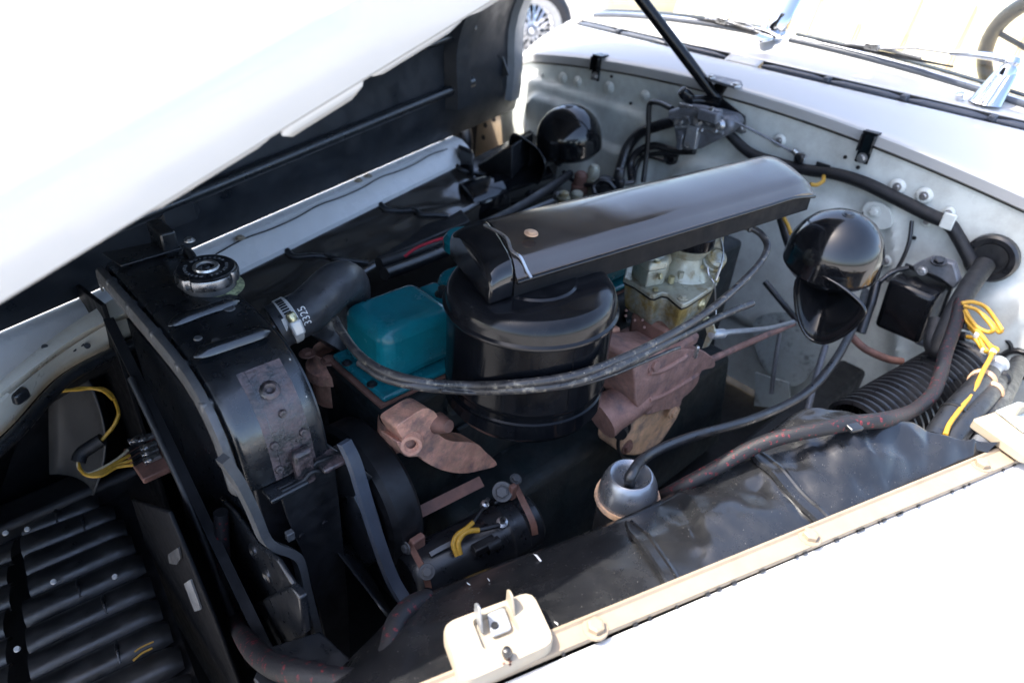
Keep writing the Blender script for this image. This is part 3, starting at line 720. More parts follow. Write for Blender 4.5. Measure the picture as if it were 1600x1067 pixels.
# rear latch plate
lt2 = thing('hood_latch', 'peeling cream latch plate at the rear end of the near rail', 'latch', P(1570, 660, z=.87), 'hood latch plates on the near rail')
pl = rounded([P(u, v, z=.888) for u, v in [(1519, 654), (1600, 628), (1690, 640), (1680, 720), (1602, 711)]], .006)
prism('plate', [p + V(0, 0, -.014) for p in pl], (0, 0, .014), M_plate, lt2, bevel=.002)
ip = [P(u, v, z=.8895) for u, v in [(1555, 643), (1590, 629), (1640, 640), (1640, 680), (1598, 676)]]
prism('wear_pad', ip, (0, 0, .002), M_firebad, lt2, bevel=.0005)
box('tab', P(1600, 640, z=.897), (.03, .003, .02), M_plate, lt2, bevel=.001, xd=(.95, -.3, 0))

# splash shield
sh = thing('splash_shield', 'crumpled dusty black splash shield inside the near fender rail', 'splash shield', P(1050, 850, z=.8))
EDGE = [(430, 1150, .78), (520, 1065, .785), (580, 1005, .79), (645, 945, .797), (760, 893, .81), (860, 857, .82), (930, 830, .83), (1000, 800, .84), (1060, 770, .85), (1120, 735, .86), (1170, 705, .87), (1222, 668, .885), (1268, 637, .902), (1310, 640, .90), (1360, 650, .896), (1405, 657, .892), (1450, 676, .884), (1500, 695, .876), (1542, 708, .8725)]
ed = spline(PZ(EDGE), 8)
NE = len(ed); rows = []
def shield_pt(i, t):
    e = ed[i]; x = e.x - .05 + .0 * t
    rl = RIN(e.x + (-.075 if e.x < .6 else -.075 + .11 * min(1, (e.x - .6) / .25))); rl = rl + V(0, .001, -.004)
    p = rl.lerp(e, t); s = i / (NE - 1)
    bulge = .012 * math.sin(PI * t) * (1 if s > .45 else .5)
    damp = math.sin(PI * min(1, t * .9 + .05)) ** .6
    q = V(p.x * 13, p.y * 13, 1.7)
    cr = noise.noise(q * .7) * .018 - abs(noise.noise(V(q.x * 1.0 + q.y, q.y * .7, 4))) * .018 + abs(noise.noise(V(q.x * .8, q.y * 1.6 - q.x * .9, 8))) * .008
    for (ox, sc, am) in ((3.1, .8, .0032), (15.2, .5, .0040)):
        nv = noise.noise(V(q.x * sc * .8 + ox, q.y * sc * .55 - q.x * .3, ox)); cr += am * max(0, 1 - abs(nv) / .05)
    amp = .25 + .9 * max(0, min(1, (s - .38) / .3))
    return p + V(0, 0, bulge + cr * amp * damp)
for i in range(NE):
    r = [shield_pt(i, k / 44) for k in range(45)]
    e = r[-1]; r += [e + V(.0, .008, -.006), e + V(.0, .013, -.05), e + V(0, .02, -.2), e + V(0, .03, -.42)]
    rows.append(r)
grid('sheet', rows, M_shield, sh, ang=70)
def rib(u0, v0, u1, v1, i_guess, w):
    a = min(range(NE), key=lambda i: (ed[i] - P(u0, v0, z=ed[i].z)).length)
    rl = P(u1, v1, z=.872)
    def surf(pt):   # height of the shield under a plan point
        best = min((p for r in rows for p in r[:45]), key=lambda q: (q.xy - pt.xy).length); return best.z
    pts = []
    for k in range(9):
        p = P(u0, v0, z=ed[a].z).lerp(rl, k / 8); p.z = surf(p); pts.append(p)
    zs = [p.z for p in pts]
    for k, p in enumerate(pts): p.z = max(zs[k], sum(zs[max(0, k - 1):k + 2]) / len(zs[max(0, k - 1):k + 2])) + .003
    dirn = (pts[-1] - pts[0]).normalized(); sv = dirn.cross(V(0, 0, 1)).normalized(); rg = []
    for k, p in enumerate(spline(pts, 3)):
        q = min(1, .45 + k * .12); rg.append([p + sv * (w * q) + V(0, 0, -.002), p + sv * (w * q * .85) + V(0, 0, .003), p + sv * (w * q * .55) + V(0, 0, .0034), p + sv * (w * q * .4) + V(0, 0, .0012), p - sv * (w * q * .4) + V(0, 0, .0012), p - sv * (w * q * .55) + V(0, 0, .0034), p - sv * (w * q * .85) + V(0, 0, .003), p - sv * (w * q) + V(0, 0, -.002)])
    grid('rib', rg, M_shield, sh, ang=50)
rib(1168, 708, 1292, 812, 0, .011); rib(980, 824, 1052, 908, 0, .010)
random.seed(11)
for (u, v, s, lbc) in ((842, 873, 1.6, 'largest white paint chip lying on the near splash shield'), (726, 915, .5, 'leftmost small white paint chip on the near splash shield'), (760, 908, .45, 'small white paint chip above the latch plate tabs'), (862, 975, .5, 'small white paint chip touching the rail right of the latch plate')):
    base = min((p for r in rows for p in r[:45]), key=lambda q: (q - P(u, v, z=q.z)).length) + V(0, 0, .002)
    ch = prism('paint_chip', [base + V(random.uniform(-1, 1) * .002 * s, random.uniform(-1, 1) * .002 * s + (.004 * s if k % 2 else -.004 * s), random.uniform(0, .001)) for k in range(4)], (0, 0, .0007), M_print, None, bevel=0)
    tag(ch, lbc, 'paint chip', 'paint chips on the splash shield')

# ------------------------------------------------------------------ far fender, rail and shield
ff_ = thing('front_fender', 'far front fender with pale rail running under the raised hood', 'fender', (.7, 1.4, .2))
def FR(x): return V(x, 1.095 + .313 * (x - .367), .870)
rows = []
for k in range(31):
    x = -.2 + 1.30 * k / 30; p = FR(x)
    rows.append([p + V(.01, -.052, -.042), p + V(.01, -.050, -.030), p + V(.008, -.045, -.024), p + V(.006, -.030, -.011), p + V(.002, -.012, 0), p + V(0, -.004, .002), p + V(-.004, .01, .003), p + V(-.02, .06, 0)])
fr_ = grid('rail', rows, M_railw, ff_, ang=30)
tube('rail_joint', [FR(.36 + .06 * k) + V(.004, -.026 + (.008 if k % 3 == 1 else 0), .0015) for k in range(12)], .0014, M_dull, fr_, n=6, samp=4)
rows = []
for k in range(25):
    x = -.2 + 1.9 * k / 24; p = FR(x) + V(-.02, .055, -.002)
    rows.append([p + V(-.25 * d, .95 * d, z) for d, z in ((0, 0), (.08, -.004), (.2, -.03), (.28, -.08), (.33, -.18), (.35, -.5))])
grid('panel', rows, M_white, ff_, ang=60, solid=.003)
for (u, v) in ((375, 372), (560, 282), (575, 275), (690, 218)): bolt(fr_, P(u, v, z=.874), (0, 0, 1), .006, M_plate)
rows = [[FR(-.6 + 2.1 * k / 20) + V(-.03, .10, -.01), FR(-.6 + 2.1 * k / 20) + V(-.03, .12, -.3), FR(-.6 + 2.1 * k / 20) + V(-.03, .12, -.75)] for k in range(21)]
grid('wheelhouse', rows, M_dull, ff_, solid=.003)
# inner cream web with holes by the firewall
wb = prism('inner_web', [P(u, v, x=1.32) for u, v in [(732, 195), (782, 172), (786, 232), (736, 250)]], (.01, .01, 0), M_cream, ff_, bevel=.001)
for (u, v) in ((758, 196), (755, 215), (771, 186)): lathe('web_hole', [(0, .001), (.007, .001), (.008, -.002)], P(u, v, x=1.319), M_dull, axis=(-1, 0, 0), seg=14, parent=wb)
fs = thing('splash_shield', 'creased dark splash shield below the far fender rail', 'splash shield', (.7, 1.15, .6))
rows = []
for k in range(50):
    x = .25 + 1.15 * k / 49; p = FR(x) + V(.01, -.050, -.038); r = []
    for j in range(14):
        t = j / 13; q = V(x * 11, t * 2.2, 5)
        r.append(p + V(.03 * t, -.115 * t, -.035 * t) + V(0, 0, (noise.noise(q) * .014 - abs(noise.noise(q * 1.8)) * .012) * math.sin(PI * t)))
    e = r[-1]; r += [e + V(0, -.004, -.008), e + V(0, .0, -.06), e + V(0, .02, -.4)]
    rows.append(r)
grid('sheet', rows, M_liner, fs, ang=70)
for k in (10, 21, 33):
    tube('rib', [rows[k + int(j * .35)][j] + V(0, 0, .002) for j in range(0, 14, 2)], .006, M_satin, fs, n=8, samp=3)

# frame rails, and a black pan added to keep the bay dark
pan = thing('bay_darkening_tray', 'black pan added to darken the bay, with frame rails, under the engine', 'added tray', (.7, .65, .35))
box('added_dark_pan', (.62, .62, .36), (1.7, 1.5, .02), M_dull, pan, bevel=0)
box('frame_rail', (.6, .34, .52), (1.8, .06, .10), M_dull, pan, bevel=.01); box('frame_rail', (.6, 1.02, .52), (1.8, .06, .10), M_dull, pan, bevel=.01)

# ================================================================== RADIATOR AND NOSE
XF, XB = .168, .266
prof = [(.915, .955), (.912, .978), (.90, .987), (.84, .988), (.76, .988), (.70, .988), (.66, .987), (.625, .982), (.598, .972), (.575, .955), (.558, .932), (.548, .905), (.543, .875), (.541, .862)]
def pr_pt(i, x, off=0):
    y, z = prof[i]; a = prof[max(i - 1, 0)]; b = prof[min(i + 1, len(prof) - 1)]
    ty, tz = b[0] - a[0], b[1] - a[1]; l = math.hypot(ty, tz); ny, nz = tz / l, -ty / l      # outward normal
    return V(x, y + ny * off, z + nz * off)
rad = thing('radiator', 'black radiator with ribbed top tank, rounded near end and rusty patch', 'radiator', (.21, .72, .4))
rows = [[pr_pt(i, XF, -.03), pr_pt(i, XF, -.007), pr_pt(i, XF + .003, -.002), pr_pt(i, XF + .010, 0), pr_pt(i, XF + .04, .0015), pr_pt(i, XB - .04, .0015), pr_pt(i, XB - .010, 0), pr_pt(i, XB - .002, -.003), pr_pt(i, XB, -.009), pr_pt(i, XB, -.05)] for i in range(len(prof))]
grid('top_tank', rows, M_rad, rad, ang=50)
tube('tank_seam', [pr_pt(i, XB - .0005, -.006) for i in range(len(prof))], .0022, M_satin, rad, n=6, samp=2)
# pressed ribs on the tank
for (a, b) in (((262, 508), (374, 470)), ((302, 557), (422, 517))):
    p0, p1 = P(*a, z=.9885), P(*b, z=.9885)
    loops = []
    for k in range(13):
        t = k / 12; c = p0.lerp(p1, t); w = .0085 * min(1, math.sqrt(max(0.02, 1 - (2 * t - 1) ** 6))); h = .0085 * min(1, 6 * t + .1, 6 * (1 - t) + .1)
        loops.append([c + V(0, w, -.001), c + V(0, w * .7, h * .7), c + V(0, 0, h), c + V(0, -w * .7, h * .7), c + V(0, -w, -.001)])
    grid('pressed_rib', loops, M_rad, rad, ang=60)
for (u, v, r) in ((358, 482, .006), (309, 528, .004), (337, 532, .004)): lathe('tank_scar', [(0, .0012), (r, .0008), (r * 1.2, -.001)], P(u, v, z=.989), M_greymetal, seg=14, parent=rad)
# grey front flange with solder tabs
rows = []
for i in range(len(prof)):
    rows.append([pr_pt(i, XF - .003, -.003), pr_pt(i, XF - .010, -.006), pr_pt(i, XF - .012, -.014), pr_pt(i, XF - .012, -.022)])
fl = grid('front_flange', rows, M_greymetal, rad, ang=50, solid=.002)
for (y, z) in ((.86, .985), (.79, .985), (.715, .985), (.645, .981), (.592, .962)):
    box('solder_tab', (XF - .006, y, z - .008), (.014, .012, .014), M_greymetal, fl, bevel=.004, seg=3)
core = box('core', ((XF + XB) / 2, .735, .665), (.075, .36, .47), M_core, rad, bevel=.003)
geos = []
for k in range(70):                            # fin edges on the front and near faces
    y = .56 + .35 * k / 69; geos.append(([V(.176, y, .44), V(.176, y + .0015, .44), V(.176, y + .0015, .895), V(.176, y, .895), V(.181, y, .44), V(.181, y, .895)], [(0, 1, 2, 3), (0, 3, 5, 4)]))
vv, ff = join_geo(geos); fo = mk('fins', vv, ff, M_satin, rad, ang=0); fo['kind'] = 'stuff'
# rust patched saddle over the near end, with its ledge
def saddle(x0, x1, i0, i1, off, m, nm):
    rows = []
    for i in range(i0, i1 + 1): rows.append([pr_pt(i, x0, off - .004), pr_pt(i, x0, off), pr_pt(i, (x0 + x1) / 2, off + .0008), pr_pt(i, x1, off), pr_pt(i, x1, off - .004)])
    return grid(nm, rows, m, rad, ang=40)
sd1 = saddle(.199, .248, 8, 13, .0012, M_radrust, 'rusty_saddle')
lathe('saddle_dent', [(.003, -.001), (.006, .0022), (.009, .0012), (.011, -.001)], pr_pt(9, .222, .004), M_radrust, axis=(-.1, -.5, .85), seg=20, parent=sd1)
for (i, x) in ((11, .206), (11, .24), (10, .225), (12, .205)): lathe('rivet', [(0, .002), (.004, .0016), (.005, -.001)], pr_pt(i, x, .003), M_radrust, axis=(0, -1, .3), seg=12, parent=sd1)
box('saddle_tongue', (.230, .535, .868), (.022, .012, .05), M_radrust, rad, bevel=.004)
box('ledge', (.262, .532, .862), (.034, .030, .006), M_radrust, rad, bevel=.002)
box('ledge', (.205, .532, .855), (.045, .024, .006), M_satin, rad, bevel=.002)
# near side plate with slots
sp = prism('side_plate', [P(u, v, y=.530) for u, v in [(436, 764), (470, 748), (495, 722), (522, 712), (530, 780), (538, 860), (545, 950), (548, 1040), (520, 1048), (500, 960), (470, 860), (446, 800)]], (0, .005, 0), M_dull, rad, bevel=.0015)
for (u, v) in ((508, 818), (472, 838)): lathe('slot', [(0, .0012), (.004, .0012), (.0045, -.001)], P(u, v, y=.529), M_core, axis=(0, -1, 0), seg=12, parent=sp)
box('square_nut', P(453, 836, y=.524), (.009, .008, .012), M_greymetal, sp, bevel=.001)
tube('plate_bead', [P(u, v, y=.527) for u, v in [(440, 768), (472, 752), (486, 738), (500, 736)]], .003, M_dull, sp, n=8, samp=4)
# bent edge strap
def strap(name, pts, w, th, m, parent, nrm):
    c = spline(pts, 5); rows = []
    nrm = Vector(nrm).normalized()
    loops = []
    for i, p in enumerate(c):
        t = (c[min(i + 1, len(c) - 1)] - c[max(i - 1, 0)]).normalized(); s = t.cross(nrm).normalized()
        loops.append([p + s * w / 2 + nrm * th / 2, p - s * w / 2 + nrm * th / 2, p - s * w / 2 - nrm * th / 2, p + s * w / 2 - nrm * th / 2])
    return loft(name, loops, m, parent, ang=30)
strap('edge_strap', [P(u, v, y=y) for u, v, y in [(348, 716, .535), (372, 752, .53), (396, 800, .53), (412, 838, .53), (428, 853, .528), (452, 862, .524), (466, 876, .52), (478, 925, .515), (496, 990, .51), (520, 1050, .505)]], .010, .012, M_greymetal, rad, (.2, -1, .1))
b2 = prism('corner_bracket', [P(u, v, x=.172) for u, v in [(348, 772), (376, 800), (408, 846), (440, 870), (466, 910), (474, 955), (486, 1010), (446, 1026), (402, 944), (378, 900)]], (-.006, 0, 0), M_satin, rad, bevel=.003)
for (u, v) in ((396, 862), (417, 900)): lathe('dimple', [(.004, .0), (.007, .0025), (.010, .001), (.011, -.001)], P(u, v, x=.165), M_satin, axis=(-1, 0, 0), seg=18, parent=b2)
prism('bracket_step', [P(u, v, x=.155) for u, v in [(395, 945), (452, 916), (468, 935), (475, 990), (440, 1015), (415, 975)]], (.01, 0, 0), M_satin, rad, bevel=.003)
tube('stay_rod', [P(205, 590, x=.140), P(300, 795, x=.135), P(392, 1040, x=.128)], .0050, M_dull, rad, n=8, samp=6)
strap('front_channel', [P(172, 505, x=.150), P(262, 690, x=.145), P(352, 880, x=.140), P(440, 1062, x=.135)], .03, .012, M_flat, rad, (1, -.2, 0))
# cap
cc = P(323, 424, z=1.008)
cap = thing('filler_cap', 'chrome rimmed radiator cap with dark lettered top', 'cap', cc)
def scallop(r, z):
    out = []
    for k in range(96):
        t = 2 * PI * k / 96; q = abs(math.cos(t * 2 + .45)); d = math.exp(-((q) / .16) ** 2)
        out.append(cc + V(r * (1 - .10 * d) * math.cos(t), r * (1 - .10 * d) * math.sin(t), z))
    return out
loft('rim', [scallop(.032, -.010), scallop(.0362, -.009), scallop(.0368, .0), scallop(.0355, .0035), scallop(.033, .0045), scallop(.026, .0042)], M_capsteel, cap, ang=35)
lathe('top_disc', [(0, .0040), (.012, .0048), (.027, .0062), (.0325, .0060), (.034, .0045)], cc, M_satin, seg=48, parent=cap)
lathe('centre_ring', [(.0100, .0052), (.0105, .0082), (.0145, .0082), (.0155, .0055)], cc, M_steel, seg=36, parent=cap)
lathe('centre_rivet', [(0, .0078), (.004, .0072), (.0055, .005)], cc, M_satin, seg=16, parent=cap)
for k in range(26):                            # raised lettering band, too worn to read
    t = 2 * PI * k / 26
    if k % 9 == 0: continue
    c = cc + V(.0235 * math.cos(t), .0235 * math.sin(t), .0066); box('raised_mark', c, (.0034, .0016 + .001 * (k % 3), .0009), M_grey, cap, bevel=0, xd=(math.cos(t), math.sin(t), 0), yd=(-math.sin(t), math.cos(t), 0))
lathe('filler_neck', [(.030, -.006), (.030, -.022), (.034, -.024)], cc, M_greymetal, seg=32, parent=cap)
lathe('crust', [(.031, -.0190), (.036, -.0205), (.040, -.0222)], cc, mat('pale_green_crust', (.30, .33, .18), .9, var=.5, vscale=200, patch=(.03, .03, .03), psc=120, pthr=.5), seg=40, parent=cap)
tube('overflow_tube', [cc + V(.0, .028, -.012), cc + V(.005, .05, -.012), cc + V(.012, .085, -.014), cc + V(.014, .105, -.02)], .005, M_satin, cap, n=8, samp=4)
# far bracket standing behind the cap
sb = prism('blackout_panel', [V(.15, .90, .30), V(.15, 1.25, .30), V(.15, 1.05, .895), V(.15, .90, .93)], (.006, 0, 0), M_flat, rad, bevel=.001)  # black panel added to close off bright ground beside the radiator
tb = thing('radiator_stay', 'black stay bracket standing behind the far end of the radiator', 'bracket', P(200, 400, z=.98))
prism('plate', [P(u, v, z=.991) for u, v in [(160, 398), (255, 378), (285, 390), (190, 418)]], (0, 0, .003), M_satin, tb, bevel=.001)
box('upright', P(255, 372, z=1.0), (.02, .05, .035), M_satin, tb, bevel=.003); bolt(tb, P(296, 375, z=1.0), (0, 0, 1), .005, M_steel)

# upper hose with clamp and printed number
hp = [P(432, 511, z=.948), P(452, 500, z=.953), P(478, 487, z=.956), P(502, 466, z=.966), P(522, 447, z=.975), P(538, 441, z=.968), P(546, 452, z=.944), P(543, 478, z=.910), P(530, 515, z=.875), P(515, 540, z=.858)]
hose = tube('radiator_hose', hp, .0285, mat('hose_rubber', (.034, .037, .042), .36, var=.25, vscale=30, dust=.25, dustcol=(.10, .10, .11), dscale=60, bump=.08, bscale=260), None, n=28, samp=8)
tag(hose, 'black rubber elbow hose from radiator to engine with printed white number', 'hose')
hpath = spline(hp, 8); HT, HN = frames(hpath)
def on_hose(idx, ang, r):
    i = int(idx); f = idx - i; p = hpath[i].lerp(hpath[i + 1], f); T = HT[i]; e1 = V(0, 0, 1) - T * T.z; e1.normalize(); e2 = T.cross(e1)
    return p + e1 * (r * math.cos(ang)) + e2 * (r * math.sin(ang))
cl = thing('hose_clamp', 'shiny slotted worm clamp round the radiator end of the hose', 'clamp', on_hose(7, 0, 0))
rr = []
for k in range(41):
    a = 2 * PI * k / 40; rr.append([on_hose(5.2, a, .0288), on_hose(5.2, a, .0300), on_hose(9.2, a, .0300), on_hose(9.2, a, .0288)])
grid('band', rr, M_band, cl, ang=30)
toward = -1
def hose_ang(pt_idx):                          # angle round the hose that faces the eye
    p = on_hose(pt_idx, 0, 0); best = max((k * .02 for k in range(315)), key=lambda a: (on_hose(pt_idx, a, .0265) - p).dot((V(0, 0, CZ) - p).normalized())); return best
a0 = hose_ang(7)
for s in (1, -1):
    tst = on_hose(7, a0 + .5 * s, .0265)
    if tst.z > on_hose(7, a0, .0265).z: UPS = s
for k in range(8):
    a = a0 + UPS * (.15 + .13 * k); c = on_hose(7.2, a, .0304); d1 = (on_hose(9, a, .0304) - on_hose(5.4, a, .0304)).normalized(); d2 = (on_hose(7.2, a + .05, .0304) - c).normalized()
    box('slot', c, (.0085, .0022, .0008), M_dull, cl, bevel=0, xd=d1, yd=d2)
ch = on_hose(7.2, a0 - UPS * .35, .0355); d1 = (on_hose(9, a0, .0304) - on_hose(5.4, a0, .0304)).normalized(); d2 = (on_hose(7.2, a0 - UPS * .30, .0355) - on_hose(7.2, a0 - UPS * .40, .0355)).normalized()
box('screw_housing', ch, (.015, .020, .011), M_band, cl, bevel=.003, xd=d1, yd=d2)
lathe('screw_head', [(0, .009), (.0045, .009), (.0062, .006), (.0062, 0), (.004, -.002)], ch + d2 * .011, M_brass, axis=d2, seg=12, parent=cl)
def wrap_text(txt, idx0, ang0, size, parent, name):
    cu = bpy.data.curves.new('t', 'FONT'); cu.body = txt; cu.size = size; cu.extrude = 0; ob = bpy.data.objects.new('t', cu); COL.objects.link(ob)
    dg = bpy.context.evaluated_depsgraph_get(); me = bpy.data.meshes.new_from_object(ob.evaluated_get(dg)); bpy.data.objects.remove(ob)
    bm = bmesh.new(); bm.from_mesh(me); bmesh.ops.subdivide_edges(bm, edges=bm.edges, cuts=1)
    ln = (hpath[12] - hpath[11]).length
    vv = [on_hose(idx0 - v.co.y / ln, ang0 + UPS * v.co.x / .0288, .0290) for v in bm.verts]; bm.verts.index_update(); ff = [tuple(v.index for v in f.verts) for f in bm.faces]; bm.free()
    mk(name, vv, ff, M_print, parent, ang=0)
wrap_text('3325', 13.0, hose_ang(12) - UPS * .55, .0125, hose, 'printed_number')
box('paint_dab', on_hose(4.6, hose_ang(4) - UPS * .1, .0287), (.004, .016, .001), M_print, hose, bevel=0, xd=d1, yd=d2)
th = thing('thermostat_housing', 'rusty thermostat neck below the radiator hose elbow', 'housing', P(500, 575, z=.84))
lathe('neck', [(.024, -.005), (.026, -.02), (.030, -.026), (.036, -.030), (.038, -.045), (.030, -.05), (.030, -.09)], hp[-1], M_rust, seg=28, parent=th)
for (u, v) in ((514, 563), (480, 552)): bolt(th, P(u, v, z=.852), (0, 0, 1), .008, M_rustd)

# nose: cream flange, gravel pan, headlamp bucket, wires
fl = thing('nose_flange', 'curved cream flange with three dark holes at the front of the bay', 'flange', P(90, 560, z=.85))
o1 = PZ([(-60, 650, .90), (0, 597, .90), (67, 541, .903), (118, 504, .905), (177, 468, .908), (205, 452, .908)])
i1 = PZ([(-60, 668, .896), (0, 613, .896), (51, 575, .898), (118, 526, .90), (184, 494, .90), (215, 480, .90)])
i2 = PZ([(-50, 672, .890), (0, 622, .89), (81, 556, .892), (152, 510, .894), (175, 500, .894), (210, 488, .894)])
i3 = PZ([(-40, 695, .862), (12, 650, .862), (84, 575, .862), (164, 531, .864), (190, 520, .866), (225, 505, .866)])
R = [resample(spline(c, 6), 24) for c in (o1, i1, i2, i3)]
grid('flange', [[R[0][k] + V(0, .004, -.012), R[0][k], R[0][k].lerp(R[1][k], .5) + V(0, 0, .002), R[1][k], R[2][k] + V(0, 0, -.004)] for k in range(24)], M_body, fl, solid=.002)
grid('lower_lip', [[R[2][k], R[2][k].lerp(R[3][k], .35) + V(0, -.002, .004), R[3][k], R[3][k] + V(0, .01, -.02)] for k in range(24)], M_body, fl, solid=.002)
for (u, v, z) in ((116, 544, .874), (128, 536, .876), (138, 539, .874), (72, 541, .902)): lathe('hole', [(0, .0012), (.0035, .0012), (.004, -.002)], P(u, v, z=z) + V(-.002, -.004, .002), M_core, axis=(-.2, -.8, .6), seg=14, parent=fl)
box('rubber_buffer', P(30, 618, z=.876), (.02, .014, .016), M_satin, fl, bevel=.004, xd=(.8, .5, 0))
ap = [[R[3][k] + V(.002, .006, -.006), R[3][k] + V(-.01, .03, -.06), R[3][k] + V(-.05, .20, -.2), R[3][k] + V(-.08, .34, -.5)] for k in range(24)]
grid('sun_block_apron', [[p + V(-.5, -.25, 0) for p in ap[0]]] + ap, M_dull, fl, solid=.003)  # dark sheet added to keep sun and bright ground out of the nose
tube('under_edge', [R[3][k] + V(.006, -.008, -.018) for k in range(0, 24, 3)], .008, M_satin, fl, n=8, samp=3)

gp = thing('gravel_pan', 'black ribbed gravel pan ahead of the radiator at lower left', 'gravel pan', P(120, 950, z=.5))
ZG = .55
ribs = [((-60, 835), (100, 783)), ((-60, 858), (155, 783)), ((-60, 890), (180, 800)), ((-60, 927), (196, 821)), ((-60, 963), (208, 846)), ((-60, 1003), (224, 876)), ((-60, 1050), (238, 912)), ((-60, 1095), (250, 947)), ((-60, 1140), (266, 982)), ((-40, 1180), (284, 1022)), ((0, 1215), (300, 1068))]
def gap_u(v): return 36 - 16 * (v - 740) / 330
for k, (a, b) in enumerate(ribs):
    pa, pb_ = P(*a, z=ZG - .035), P(*b, z=ZG); mid = P((a[0] + b[0]) / 2, (a[1] + b[1]) / 2 + 1, z=ZG - .008)
    c = spline([pa, mid, pb_], 10); L = len(c)
    # split where the black strip crosses
    def pu(p):
        q = RM.T @ np.array([p.x, p.y, p.z - CZ]); return 800 + FPX * q[0] / q[2]
    for seg_ in (0, 1):
        g_u = 30; sel = [p for p in c if (pu(p) < g_u - 5 if seg_ == 0 else pu(p) > g_u + 5)]
        if len(sel) < 3: continue
        d = (sel[-1] - sel[0]).normalized(); s = d.cross(V(0, 0, 1)).normalized(); loops = []
        n = len(sel)
        for i, p in enumerate(sel):
            t = i / (n - 1); w = .0225 * (1 if t < .8 or seg_ == 0 else max(.80, 1 - ((t - .8) / .2) ** 2 * .2)); h = .012 * (1 if t < .8 or seg_ == 0 else max(.05, math.sqrt(max(0, 1 - ((t - .8) / .2) ** 2))))
            loops.append([p + s * w + V(0, 0, -.006), p + s * w * .8 + V(0, 0, h * .55), p + s * w * .4 + V(0, 0, h * .95), p + V(0, 0, h), p - s * w * .4 + V(0, 0, h * .95), p - s * w * .8 + V(0, 0, h * .55), p - s * w + V(0, 0, -.006)])
        rb_ = grid('rib', loops, M_slat, gp, ang=60)
        if seg_ == 1 and k in (1, 2, 5, 6, 8):
            p = sel[int(n * (.45 if k % 2 else .62))]; p2 = p + d * .004
            tube('rib_joint', [p + s * .018 + V(0, 0, .004), p + V(0, 0, .0135), p - s * .018 + V(0, 0, .004)], .0026, M_satin, rb_, n=8, samp=4)
base = [P(-120, 760, z=ZG - .06), P(190, 740, z=ZG - .012), P(330, 1120, z=ZG - .012), P(-60, 1250, z=ZG - .06)]
prism('base_sheet', base, (0, 0, -.004), M_dull, gp, bevel=0)
for (u, v) in ((42, 826), (83, 908), (179, 900), (8, 832), (26, 1013)): lathe('bright_hole_disc', [(0, .001), (.0034, .0008), (.004, -.002)], P(u, v, z=ZG + .012), M_print, axis=(-.1, -.2, 1), seg=14, parent=gp)  # white discs painted in for bright ground showing through small holes
prism('side_web', [P(u, v, x=.10) for u, v in [(205, 780), (262, 800), (330, 960), (380, 1090), (330, 1090), (262, 960)]], (.005, 0, 0), M_flat, gp, bevel=.002)
w2 = prism('bright_opening_patch', rounded([P(u, v, x=.097) for u, v in [(262, 866), (278, 855), (282, 872), (276, 882), (264, 880)]], .006), (.002, 0, 0), M_greymetal, gp, bevel=0)  # pale plates stand in for bright ground seen through openings in the web
prism('bright_opening_patch', rounded([P(u, v, x=.097) for u, v in [(287, 912), (297, 905), (314, 952), (304, 955)]], .003), (.002, 0, 0), M_alu, gp, bevel=0)
tube('paint_mark', [P(210, 1018, z=ZG + .014), P(222, 1010, z=ZG + .0145), P(240, 1002, z=ZG + .014)], .0012, M_yellow, gp, n=5, samp=3)
tube('paint_mark', [P(208, 1032, z=ZG + .013), P(222, 1020, z=ZG + .014), P(238, 1012, z=ZG + .013)], .0016, M_yellow, gp, n=5, samp=3)

rows = []
for k in range(12):
    t = k / 11; row = []
    for j in range(9):
        q = j / 8; u = 84 + 2 * t + (36 + 34 * math.sin(PI * (.12 + .75 * t))) * q; v = 592 + 165 * t + 4 * math.sin(PI * q)
        row.append(P(u, v, z=.74 - .17 * t) + V(.02 * math.sin(PI * q), .03 * math.cos(PI * q), 0))
    rows.append(row)
hb = grid('headlamp_shell', rows, mat('dim_grey_shell', (.075, .075, .075), .42, var=.4, vscale=10, dust=.4, dustcol=(.03, .03, .03), dscale=20), None, ang=60, solid=.003)
tag(hb, 'curved dull grey headlamp shell in the shadow below the cream flange', 'headlamp')
nw = thing('wiring_loom', 'yellow headlamp wires looping to the junction block at the left', 'wires', P(150, 680, z=.72))
def zline(pts, z0, z1): return [P(u, v, z=z0 + (z1 - z0) * k / (len(pts) - 1)) for k, (u, v) in enumerate(pts)]
tube('wire', zline([(66, 606), (95, 611), (130, 606), (160, 610), (177, 624)], .82, .80), .0023, M_yellow, nw, n=6)
tube('wire', zline([(80, 610), (120, 609), (155, 606), (172, 614), (182, 632), (185, 650), (176, 668), (160, 686)], .82, .76), .0023, M_yellow, nw, n=6)
tube('wire', zline([(186, 646), (178, 664), (165, 680), (152, 695), (138, 706)], .79, .75), .0022, M_yellow, nw, n=6)
tube('sleeve', zline([(160, 686), (145, 696), (128, 708), (122, 722)], .765, .745), .009, M_cloth, nw, n=10)
for k, (e, s) in enumerate((((200, 703), 0), ((203, 711), 2), ((206, 719), 4), ((208, 726), 6))):
    tube('wire', zline([(122, 722), (124 + s * .5, 732 + s * .5), (138, 740 + s * .5), (160, 740 + s * .4 - (3 - k) * 3), (182, 730 - (3 - k) * 4), e], .745, .735), .0022, M_ivory if k == 0 else M_yellow, nw, n=6)
    tube('wire_tail', [P(*e, z=.735), P(e[0] + 14, e[1] - 8, z=.735), P(e[0] + 27, e[1] - 9, z=.737)], .0032, M_dull, nw, n=6)
jb = thing('junction_block', 'small dark terminal block with screw posts beside the radiator front', 'terminal block', P(238, 712, z=.72))
box('base', P(238, 716, z=.728), (.05, .075, .01), M_rustd, jb, bevel=.002)
